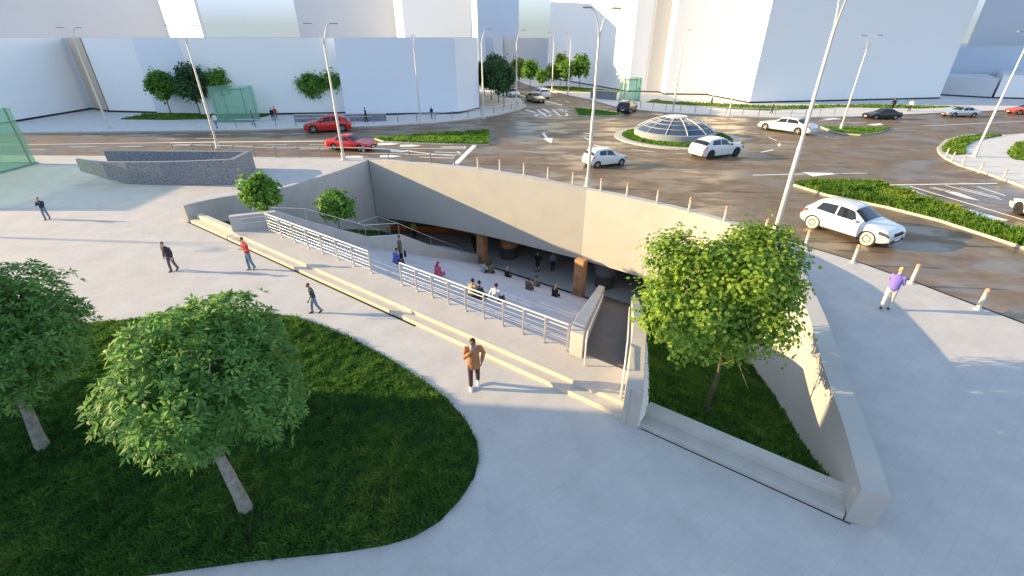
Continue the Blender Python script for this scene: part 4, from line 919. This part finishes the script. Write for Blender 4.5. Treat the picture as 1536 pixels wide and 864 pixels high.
    m = MB(); m.wheel((0, 0, 0), c['r']*.7, .19, 28, prof=[(c['r']*.30, -.085), (c['r']*.62, -.06), (c['r']*.68, -.112), (c['r']*.70, -.10), (c['r']*.70, .10), (c['r']*.68, .112), (c['r']*.62, .06), (c['r']*.30, .085)])
    for i in range(5):
        a = 2*PI*i/5
        for sy in (-1, 1): m.box((.36*c['r']*math.cos(a), sy*.092, .36*c['r']*math.sin(a)), (c['r']*.66, .03, .07), 0, 0, -a)
    rim = m; dk = MB(); dk.wheel((0, 0, 0), c['r']*.97, .2, 28, prof=[(c['r']*.12, -.118), (c['r']*.52, -.100), (c['r']*.60, -.118), (c['r']*.92, -.112), (c['r']*.97, -.09), (c['r']*.97, .09), (c['r']*.92, .112), (c['r']*.60, .118), (c['r']*.52, .100), (c['r']*.12, .118)]); rim = (m, dk)
    return c, body, parts, tyre, rim
LIB = {}
PAINT = {}
def paint(name, col, metal=0., rough=.28):
    if name not in PAINT: PAINT[name] = mat('paint_'+name, col, rough, metal, spec=.5, coat=.6)
    return PAINT[name]
def car(kind, label, rear, front, pm, rimm='rim', name='car', at=None, heading=None):
    """rear, front: photo points where the near-side wheels touch the road"""
    if kind not in LIB: LIB[kind] = car_library(kind)
    c, body, parts, tyre, rim = LIB[kind]
    if heading is None:
        Rr, Fr = Vector(G(*rear, ROAD)), Vector(G(*front, ROAD)); d = (Fr-Rr).normalized(); sc = max(.92, min(1.1, (Fr-Rr).length/(c['wb'][1]-c['wb'][0])))
        n = Vector((-d.y, d.x)); mid = (Rr+Fr)/2
        if n.dot(mid) < 0: n = -n
        ctr = mid+n*(c['W']/2-.12)*sc
    else:
        a = R(heading); d = Vector((math.cos(a), math.sin(a))); sc = 1; ctr = Vector(G(*at, ROAD))
    wm = (c['wb'][0]+c['wb'][1])/2; org = ctr+d*wm*sc                       # nose is local x=0, car extends backwards
    o = thing(name, label, 'car', (org.x, org.y, ROAD), math.atan2(d.y, d.x)+PI, None, sc)
    def put(nm, me, m=None, parent=o):
        if m is not None and me.materials[0] != m:
            me = me.copy(); me.materials.clear(); me.materials.append(m)
        return link(nm, me, parent)
    put('body', body, pm)
    for nm, me in parts:
        if isinstance(me, tuple): link(nm, me[1].mesh(nm, pm if kind != 'suv' else 'black_trim', 60), o)
        else: put(nm, me)
    for wx in c['wb']:
        for sy in (-1, 1):
            w = bpy.data.objects.new('wheel', None); COL.objects.link(w); w.parent = o; w.location = (wx, sy*(c['W']/2-.125), c['r'])
            w.empty_display_size = .1
            put('tyre', tyre, None, w); link('rim', rim[1 if rimm == 'rim_cream' else 0].mesh('rim', rimm, 35), w)
    return o
white = paint('white', (.66, .66, .65)); red = paint('red', (.58, .014, .012)); black = paint('black', (.012, .012, .014)); silver = paint('silver', (.52, .54, .56), .6, .3); gold = paint('gold', (.36, .29, .13), .5, .3); orange = paint('orange', (.62, .07, .02))
car('hatch', 'white three door hatchback on the near road behind the parapet', (1214, 341), (1301, 368.5), white, 'rim_cream')
car('suv', 'bright red coupe shaped car facing left beside the far pavement', (514.5, 197.8), (471, 199.6), red)
car('sedan', 'red saloon car facing right beside the grass median', (502.5, 225.6), (541, 227.7), red)
car('small', 'small white five door hatchback left of the roundabout dome', (895, 252.5), (931, 248.3), white)
car('suv', 'white sport utility car in front of the glass dome', (1064, 239), (1102, 234.4), white, 'rim_dark')
car('limo', 'long white saloon driving left behind the tall lamp', (1195.5, 202), (1147, 195), white)
car('sedan', 'black saloon driving left along the far right road', (1340, 179.5), (1313.6, 179.5), black)
car('sedan', 'silver car driving left near the right edge of the far road', (1457, 176.2), (1431, 176), silver)
car('sedan', 'orange red car cut by the right edge of the far road', (1556, 172.5), (1529, 172), orange)
car('sedan', 'white car cut by the right edge beside the painted arrows', (1592, 352), (1520, 319.5), white, 'rim_dark')
car('suv', 'black car at the mouth of the right road beside the small median', None, None, black, at=(940, 168), heading=62)
car('sedan', 'golden saloon coming down the far street', None, None, gold, at=(803, 152.5), heading=-68)
car('suv', 'white car behind the golden saloon in the far street', None, None, white, at=(811, 146.5), heading=112)
car('small', 'white car at the kerb beside the dark street trees', None, None, white, at=(769, 146), heading=-72)

# ------------------------------------------------------------------ people
SKIN = {'light': mat('skin_light', (.55, .34, .25), .6), 'tan': mat('skin_tan', (.40, .23, .155), .6), 'dark': mat('skin_dark', (.15, .08, .05), .6)}
mat('eye_dark', (.02, .015, .012), .3); mat('lip', (.38, .14, .12), .5)
CL = {}
def cloth(name, col): 
    if name not in CL: CL[name] = mat('cloth_'+name, col, .9, noise=.12, nscale=14, bump=.1, bscale=30)
    return CL[name]
def V3(*a): return Vector(a)
def limb(mb, pts, rad, X=None, first=True):
    """elliptical tube; rad entries are r or (rx, ry); X is the lateral axis"""
    P = [Vector(p) for p in pts]; k = len(P); n = 14; vs = []
    X = Vector(X) if X else None; ref = None
    for i, p in enumerate(P):
        d = (P[min(i+1, k-1)]-P[max(i-1, 0)]).normalized()
        a = X or (Vector((1, 0, 0)) if abs(d.x) < .8 else Vector((0, 1, 0)))
        a = (a-d*a.dot(d)).normalized(); b = d.cross(a); r = rad[i]; rx, ry = r if hasattr(r, '__len__') else (r, r)
        for j in range(n): w = 2*PI*j/n; vs.append(p+a*math.cos(w)*rx+b*math.sin(w)*ry)
    fs = [(i*n+j, i*n+(j+1) % n, (i+1)*n+(j+1) % n, (i+1)*n+j) for i in range(k-1) for j in range(n)]+[tuple(range(n))[::-1], tuple((k-1)*n+j for j in range(n))]
    mb.add(vs, fs)
    for p, r in ((P[0], rad[0]), (P[-1], rad[-1]))[0 if first else 1:]:
        rx, ry = r if hasattr(r, '__len__') else (r, r); q = min(rx, ry); mb.ell(p, (q, q, q), 10, 6)
def remesh(mb, vox, m, name):
    me = mb.mesh(name, m)
    def su(o):
        a = o.modifiers.new('r', 'REMESH'); a.mode = 'VOXEL'; a.voxel_size = vox; a.use_smooth_shade = True
        b = o.modifiers.new('s', 'SMOOTH'); b.factor = .5; b.iterations = 3
    out = evaluated(me, su); out.name = name
    if not out.materials: out.materials.append(M[m] if isinstance(m, str) else m)
    out.polygons.foreach_set('use_smooth', [True]*len(out.polygons)); return out
def stand(stride=0., lean=0., arms=('down', 'down'), bow=0.):
    J = dict(pel=V3(0, 0, .93), waist=V3(0, .02*lean, 1.09), chest=V3(0, .16*lean, 1.30), neck=V3(0, .24*lean, 1.46))
    J['head'] = J['neck']+V3(0, .035+.06*bow, .175-.015*bow)
    for i, s in enumerate((-1, 1)):
        f = stride*s*.5
        J['hip', s] = V3(s*.085, 0, .90); J['kn', s] = V3(s*.10, .03+f*.42, .485+abs(f)*.01); J['an', s] = V3(s*.105, -.02+f*.85, .085+(.05 if f < 0 else 0))
        J['foot', s] = V3(0, 1, -.15 if f >= 0 else -.5)
        sh = J['chest']+V3(s*.180, .02*lean, .088); J['sh', s] = sh
        A = {'down': (V3(s*.05, -.04, -.28), V3(s*.015, .07, -.25)), 'swing': (V3(s*.06, -.14*stride*s, -.26), V3(0, -.05*stride*s+.10, -.22)), 'hip': (V3(s*.15, -.06, -.24), V3(-s*.13, .13, -.16)),
             'face': (V3(s*.05, .10, -.25), V3(-s*.12, .13, .21)), 'pocket': (V3(s*.11, -.07, -.25), V3(-s*.06, .12, -.2)), 'cross': (V3(s*.07, .06, -.26), V3(-s*.21, .14, .02)), 'fwd': (V3(s*.03, .12, -.24), V3(0, .22, .02)),
             'bent': (V3(s*.06, -.02, -.27), V3(-s*.05, .22, .05)), 'out': (V3(s*.2, .02, -.2), V3(s*.15, .12, .08))}[arms[i]]
        J['el', s] = sh+A[0]; J['wr', s] = sh+A[0]+A[1]
    return J
def sit(lean=.35, arms=('knee', 'knee'), spread=.13, legs='down'):
    J = dict(pel=V3(0, 0, .11), waist=V3(0, .03*lean, .28), chest=V3(0, .22*lean, .50), neck=V3(0, .34*lean, .66)); J['head'] = J['neck']+V3(0, .045, .15)
    for i, s in enumerate((-1, 1)):
        J['hip', s] = V3(s*.09, .02, .10)
        if legs == 'down': J['kn', s] = V3(s*spread, .44, .13); J['an', s] = V3(s*(spread+.01), .52, -.39); J['foot', s] = V3(0, 1, -.1)
        else: J['kn', s] = V3(s*.30, .34, .20); J['an', s] = V3(-s*.06, .42, .07); J['foot', s] = V3(-s*.8, .5, 0)
        sh = J['chest']+V3(s*.18, .02, .11); J['sh', s] = sh
        tgt = {'knee': V3(s*spread*.9, .36, .25), 'lap': V3(s*.04, .26, .24), 'back': V3(s*.30, -.26, .05), 'face': J['head']+V3(s*.06, .14, -.08), 'side': V3(s*.27, .02, .10)}[arms[i]]
        mid = (sh+tgt)/2+V3(s*.07, -.09 if arms[i] != 'back' else -.02, -.05); J['el', s] = mid; J['wr', s] = tgt
    return J
def person(label, loc, rz, J, h, skin, top, legs, hair, style='trousers', sleeve='long', coat=0., shoe=(.03, .025, .02), hairlen='short', fine=True, hat=None, group=None, fat=1., scarf=False):
    o = thing('person', label, 'person', loc, rz, group, h/1.75); vox = .016 if fine else .024
    hd = J['head']; X = (1, 0, 0); b = MB()
    limb(b, [J['pel'], J['waist'], J['chest'], J['chest']+(J['neck']-J['chest'])*.7], [(.145, .10), (.125, .09), (.15, .10), (.12, .075)], X)
    limb(b, [J['neck']-(hd-J['neck'])*.35, J['neck'], hd-V3(0, .02, .05)], [.062, .055, .052])
    b.ell(hd, (.073, .092, .108), 16, 12); b.ell(hd+V3(0, .042, -.062), (.05, .05, .05), 12, 8)
    limb(b, [hd+V3(0, .088, .012), hd+V3(0, .106, -.022)], [.010, .015])
    for s in (-1, 1):
        b.ell(hd+V3(s*.074, -.005, -.008), (.012, .024, .032), 8, 6)
        limb(b, [J['sh', s], J['el', s], J['wr', s]], [.05, .04, .029])
        fd = (J['wr', s]-J['el', s]).normalized(); lat = Vector((0, 1, 0)) if abs(fd.y) < .6 else Vector((1, 0, 0)); lat = (lat-fd*lat.dot(fd)).normalized()
        limb(b, [J['wr', s], J['wr', s]+fd*.05, J['wr', s]+fd*.09], [.027, (.04, .018), (.04, .016)], tuple(lat))
        limb(b, [J['hip', s], (J['hip', s]*.45+J['kn', s]*.55), J['kn', s], J['kn', s]*.6+J['an', s]*.4, J['an', s]], [.078, .066, .052, .05, .036])
        ft = J['foot', s].normalized(); limb(b, [J['an', s]+V3(0, 0, -.02)-ft*.03, J['an', s]+V3(0, 0, -.05)+ft*.13], [.036, .03])
    me = remesh(b, vox, SKIN[skin], 'body')
    # fingers, eyes and mouth joined onto the one body mesh
    ex = MB(); ex.cur = 0
    for s in (-1, 1):
        fd = (J['wr', s]-J['el', s]).normalized(); lat = Vector((0, 1, 0)) if abs(fd.y) < .6 else Vector((1, 0, 0)); lat = (lat-fd*lat.dot(fd)).normalized(); nn = fd.cross(lat)*(-s if lat.y > .5 else 1)
        kn = J['wr', s]+fd*.085
        for q, L_ in enumerate((.068, .078, .074, .058)):
            a = kn+lat*(.03-.02*q); ex.tube([a-fd*.02, a+fd*L_*.5+nn*.004, a+fd*L_*.85+nn*.022, a+fd*L_+nn*.036], [.010, .0095, .0085, .006], 6)
        a = J['wr', s]+fd*.03+lat*.034; ex.tube([a-lat*.012, a+lat*.018+fd*.028, a+lat*.022+fd*.06+nn*.01], [.012, .011, .007], 6)
    ex.cur = 1
    for s in (-1, 1): ex.ell(hd+V3(s*.030, .085, .012), (.012, .008, .007), 8, 5)
    ex.cur = 2; ex.ell(hd+V3(0, .090, -.055), (.022, .007, .008), 8, 5)
    bmx = bmesh.new(); bmx.from_mesh(me); t_ = ex.mesh('x', [SKIN[skin], 'eye_dark', 'lip'], 60); bmx.from_mesh(t_); me.materials.append(M['eye_dark']); me.materials.append(M['lip']); bmx.to_mesh(me); bmx.free(); bpy.data.meshes.remove(t_)
    link('body', me, o)
    # upper garment
    c = MB(); g_ = 1.0*fat
    low = J['pel']+(J['pel']-J['waist']).normalized()*(.0+coat)
    sp = [low, J['pel'], J['waist'], J['chest'], J['chest']+(J['neck']-J['chest'])*.62, J['neck']-(J['neck']-J['chest'])*.12]
    limb(c, sp, [(.168*g_+.06*coat, .132*g_+.06*coat), (.165*g_, .13*g_), (.152*g_, .122*g_), (.178*g_, .128*g_), (.145, .10), (.075, .07)], X, not coat)
    for s in (-1, 1):
        e = J['el', s]; wq = J['wr', s]; k_ = 1.12 if coat else 1
        if sleeve == 'long': limb(c, [J['sh', s]-V3(s*.045, 0, .015), J['sh', s], J['sh', s].lerp(e, .3), e, e.lerp(wq, .93)], [.068, .074, .068*k_, .060*k_, .047*k_])
        else: limb(c, [J['sh', s]-V3(s*.045, 0, .015), J['sh', s], J['sh', s].lerp(e, .75)], [.068, .073, .060])
    link('coat' if coat else 'shirt', remesh(c, vox, top, 'top'), o)
    c = MB()
    if style == 'skirt':
        limb(c, [J['waist'], J['pel'], (J['kn', -1]+J['kn', 1])/2+V3(0, 0, .04)], [(.14, .11), (.175, .14), (.17, .14)], X); nm = 'skirt'
    else:
        limb(c, [J['waist'].lerp(J['pel'], .3), J['pel'], (J['hip', -1]+J['hip', 1])/2-V3(0, 0, .03)], [(.145, .112), (.16, .124), (.15, .12)], X)
        for s in (-1, 1): limb(c, [J['hip', s], (J['hip', s]*.5+J['kn', s]*.5), J['kn', s], J['kn', s].lerp(J['an', s], .5), J['kn', s].lerp(J['an', s], .93)], [.094, .086, .071, .066, .060])
        nm = 'trousers'
    link(nm, remesh(c, vox, legs, nm), o)
    for s in (-1, 1):
        c = MB(); ft = J['foot', s].normalized(); a = J['an', s]; limb(c, [a+V3(0, 0, -.035)-ft*.05, a+V3(0, 0, -.04)+ft*.06, a+V3(0, 0, -.055)+ft*.16], [(.044, .042), (.050, .042), (.042, .03)], tuple(Vector((0, 0, 1)).cross(ft)))
        link('shoe', remesh(c, .014, cloth('shoe%d' % int(shoe[0]*100), shoe), 'shoe'), o)
    c = MB()
    if hat: c.ell(hd+V3(0, -.01, .055), (.085, .103, .075), 14, 8)
    else: c.ell(hd+V3(0, -.022, .035), (.082, .088, .092), 14, 10)
    if hairlen == 'long': limb(c, [hd+V3(0, -.06, .0), hd+V3(0, -.095, -.12), J['neck']+V3(0, -.10, -.06)], [(.08, .05), (.085, .05), (.06, .03)], X)
    if scarf:
        q = MB(); q.ell(J['neck']+V3(0, .02, .0), (.10, .10, .055), 14, 8); limb(q, [J['neck']+V3(.03, .09, 0), J['chest']+V3(.05, .15, .04)], [.05, .035]); link('scarf', remesh(q, vox, cloth('scarfgrey', (.34, .33, .36)), 'scarf'), o)
    link('hat' if hat else 'hair', remesh(c, .015, cloth('h_'+hair[0], hair[1]), 'hair'), o)
    return o
HB_ = ('black', (.012, .010, .009)); HBR = ('brown', (.06, .03, .015)); HBL = ('blonde', (.45, .33, .16)); HGR = ('grey', (.22, .21, .20)); HPK = ('pinkscarf', (.30, .05, .09))
def at(px, py, z=0): return (*G(px, py, z), z)
person('man in a long tan orange coat, raising one hand to his face, white shoes', at(712, 579), PI+.12, stand(.25, .25, ('pocket', 'face'), 1), 1.80, 'dark', cloth('tan', (.42, .19, .085)), cloth('maroon', (.085, .045, .05)), HB_, coat=.24, shoe=(.8, .8, .8), fat=1.08, scarf=True)
person('child walking in a dark teal shirt and jeans near the lawn edge', at(475, 469), PI/2+.5, stand(.5, .25, ('swing', 'swing'), .5), 1.27, 'tan', cloth('teal', (.035, .065, .08)), cloth('jean', (.14, .20, .30)), ('auburn', (.16, .06, .03)), sleeve='short')
person('stout man in a dark jacket and purple grey trousers on the open plaza', at(262, 406), PI-.2, stand(.28, .3, ('down', 'down'), .8), 1.42, 'light', cloth('darkjacket', (.04, .038, .05)), cloth('mauve', (.13, .10, .13)), HBR, coat=.05, fat=1.25)
person('woman in a red top and jeans beside the dark shadow gap strip', at(378, 404), PI/2+.9, stand(.2, .1, ('cross', 'cross'), .5), 1.55, 'light', cloth('redtop', (.50, .05, .04)), cloth('jean', (.14, .20, .30)), HBR, hairlen='short', sleeve='short', shoe=(.3, .3, .3))
person('person in a navy jacket with hands raised to the face at the far left', at(72, 329), PI+.4, stand(.2, .1, ('face', 'face'), .2), 1.3, 'tan', cloth('navy', (.025, .04, .08)), cloth('jean', (.14, .20, .30)), ('auburn', (.16, .06, .03)))
pw = person('person with blonde hair in a purple top and cream trousers by the bollards', at(1326, 464), -.75, stand(.3, .45, ('fwd', 'bent'), .8), 1.72, 'light', cloth('purple', (.20, .15, .48)), cloth('cream', (.66, .58, .50)), HBL, shoe=(.07, .06, .06), fat=1.12, sleeve='short')
FA = math.atan2(-NN[0], NN[1])                                       # facing into the court
def seat_at(px, py):
    """where the photo point meets the terraces"""
    for i in range(NR):
        z = zrow(i); x, y = G(px, py, z); s, t = toST(x, y)
        if 1.55+i*TR <= t < 1.55+(i+1)*TR+.05: return i
    zs_ = [(abs(toST(*G(px, py, zrow(i)))[1]-(1.55+(i+1)*TR)), i) for i in range(NR)]
    return min(zs_)[1]
def seated(label, px, py, J, h, *a, turn=0., **k):
    i = seat_at(px, py); z = zrow(i); s, _ = toST(*G(px, py, z)); t = 1.55+(i+1)*TR-.26
    return person(label, st3(s, t, z), FA+turn, J, h, *a, group='people sitting on the terraces', **k)
seated('man in a blue violet shirt sitting near the left parapet', 600, 394, sit(.5, ('lap', 'lap')), 1.7, 'light', cloth('violet', (.10, .12, .42)), cloth('darkgrey', (.05, .05, .06)), HBR)
seated('woman in a pink dress and dark pink scarf sitting alone', 657, 414, sit(.3, ('lap', 'lap')), 1.6, 'light', cloth('pink', (.50, .10, .20)), cloth('pink', (.50, .10, .20)), HPK, hairlen='long', style='trousers', fat=1.15)
seated('man in a light grey shirt sitting by the left pillar', 727, 409, sit(.55, ('knee', 'knee')), 1.75, 'tan', cloth('lightgrey', (.32, .33, .37)), cloth('navy', (.025, .04, .08)), HB_)
seated('person in an olive top sitting beside the man in light grey', 737, 410, sit(.7, ('knee', 'knee')), 1.6, 'tan', cloth('olive', (.16, .15, .06)), cloth('darkgrey', (.05, .05, .06)), HB_)
seated('blonde woman in black sitting near the terrace edge in the middle', 763, 415, sit(.4, ('lap', 'lap')), 1.65, 'light', cloth('black', (.018, .017, .018)), cloth('black', (.018, .017, .018)), HBL, hairlen='long')
seated('man in a beige jacket sitting close beside the dark jacketed one', 709, 445, sit(.3, ('knee', 'knee')), 1.7, 'tan', cloth('beige', (.36, .29, .17)), cloth('black', (.018, .017, .018)), HB_)
seated('man in a dark slate jacket sitting beside the beige jacketed man', 719, 448, sit(.35, ('knee', 'knee')), 1.7, 'tan', cloth('slate', (.035, .042, .06)), cloth('navy', (.025, .04, .08)), HB_)
seated('man in a pale blue white shirt sitting with one arm propped back', 744, 452, sit(.15, ('side', 'knee')), 1.75, 'tan', cloth('paleshirt', (.55, .60, .68)), cloth('navy', (.025, .04, .08)), HB_)
seated('person in a brown shirt sitting in the pair near the right pillar', 795, 434, sit(.4, ('knee', 'knee')), 1.7, 'tan', cloth('brownshirt', (.12, .085, .075)), cloth('darkgrey', (.05, .05, .06)), HB_)
seated('person in a khaki shirt sitting in front of the brown shirted one', 804, 430, sit(.5, ('knee', 'knee')), 1.65, 'tan', cloth('khaki', (.20, .165, .10)), cloth('darkgrey', (.05, .05, .06)), HB_)
seated('grey blonde woman in black sitting closest to the right pillar', 832, 446, sit(.35, ('lap', 'lap')), 1.7, 'light', cloth('black', (.018, .017, .018)), cloth('black', (.018, .017, .018)), HBL, hairlen='long', fat=1.15)
ib = seat_at(608, 391)
sb, tb = toST(*G(608, 391, zrow(ib))); lb_ = st3(sb, 1.55+ib*TR+.5, zrow(ib))
person('person in an olive grey coat standing with a black bag on the terraces', lb_, FA-.7, stand(.15, .1, ('down', 'down')), 1.72, 'light', cloth('olivegrey', (.09, .09, .075)), cloth('black', (.018, .017, .018)), HBR, coat=.12)
o = thing('handbag', 'black handbag held by the standing person on the terraces', 'bag', (lb_[0]+.30, lb_[1]-.14, lb_[2]+.48), FA-.7)
mb = MB(); mb.box((0, 0, .13), (.38, .14, .27)); mb.build('pouch', cloth('black', (0, 0, 0)), o, bevel=.03)
mb = MB(); mb.tube([(-.1, 0, .26), (-.08, 0, .36), (0, 0, .40), (.08, 0, .36), (.1, 0, .26)], .014, 8); mb.build('handle', cloth('black', (0, 0, 0)), o, smooth=50)
person('blonde woman in a black dress standing with arms out in the underpass', at(806, 407, -8), PI-.2, stand(.1, 0, ('out', 'bent')), 1.72, 'light', cloth('black', (0, 0, 0)), cloth('black', (0, 0, 0)), HBL, style='skirt', hairlen='long')
person('man in a pale blue shirt and dark trousers standing in the underpass', at(829, 406, -8), PI+.2, stand(.15, 0, ('down', 'down')), 1.78, 'tan', cloth('bluegrey', (.24, .30, .38)), cloth('navydark', (.015, .018, .03)), HB_)
person('person in a green yellow vest standing far back in the underpass', at(622, 357, -8), PI, stand(.1, 0), 1.75, 'tan', cloth('lime', (.28, .42, .06)), cloth('black', (0, 0, 0)), HB_, fine=False)
person('dark clothed person beside the left pillar in the underpass', at(712, 376, -8), PI+.3, stand(.1, 0), 1.75, 'tan', cloth('black', (0, 0, 0)), cloth('black', (0, 0, 0)), HB_, fine=False)
for lab, px, py, rz, tp, lg, hr, h in (('person in a white jacket walking on the far pavement by the lamp', 326, 192.5, 1.2, ('white', (.7, .68, .66)), ('jean', (0,)*3), HBR, 1.65), ('person in grey beside the glass shelter', 381, 188, -1.2, ('midgrey', (.14, .14, .17)), ('jean', (0,)*3), HB_, 1.65),
        ('person in red walking away on the far pavement', 415, 180, 0.3, ('redtop', (0,)*3), ('midgrey', (.14, .14, .17)), HBR, 1.6), ('person in black walking beside the one in red', 410, 180.5, 0.3, ('black', (0,)*3), ('black', (0,)*3), HB_, 1.45), ('dark figure standing at the low granite bench wall', 550, 183, 2., ('darkgrey', (0,)*3), ('black', (0,)*3), HB_, 1.7),
        ('dark figure in front of the white corner block', 648, 178, 1., ('black', (0,)*3), ('darkgrey', (0,)*3), HBL, 1.45), ('person in a white top and black trousers on the far right pavement', 1363, 167, 2.4, ('white', (0,)*3), ('black', (0,)*3), HB_, 1.6), ('dark figure behind the railing under the huge white block', 1157, 170, 1., ('midgrey', (0,)*3), ('black', (0,)*3), HB_, 1.5),
        ('person with a pale shirt in front of the huge sunlit flank', 1067, 157, 1., ('white', (0,)*3), ('black', (0,)*3), HB_, 1.7), ('dark figure behind the black saloon', 1337, 166, 0, ('black', (0,)*3), ('black', (0,)*3), HB_, 1.7)):
    person(lab, at(px, py), rz, stand(.35, .05, ('swing', 'swing')), h, 'tan', cloth(*tp), cloth(*lg), hr, fine=False, group='people on the far pavements')
bpy.data.scenes.remove(TMP)
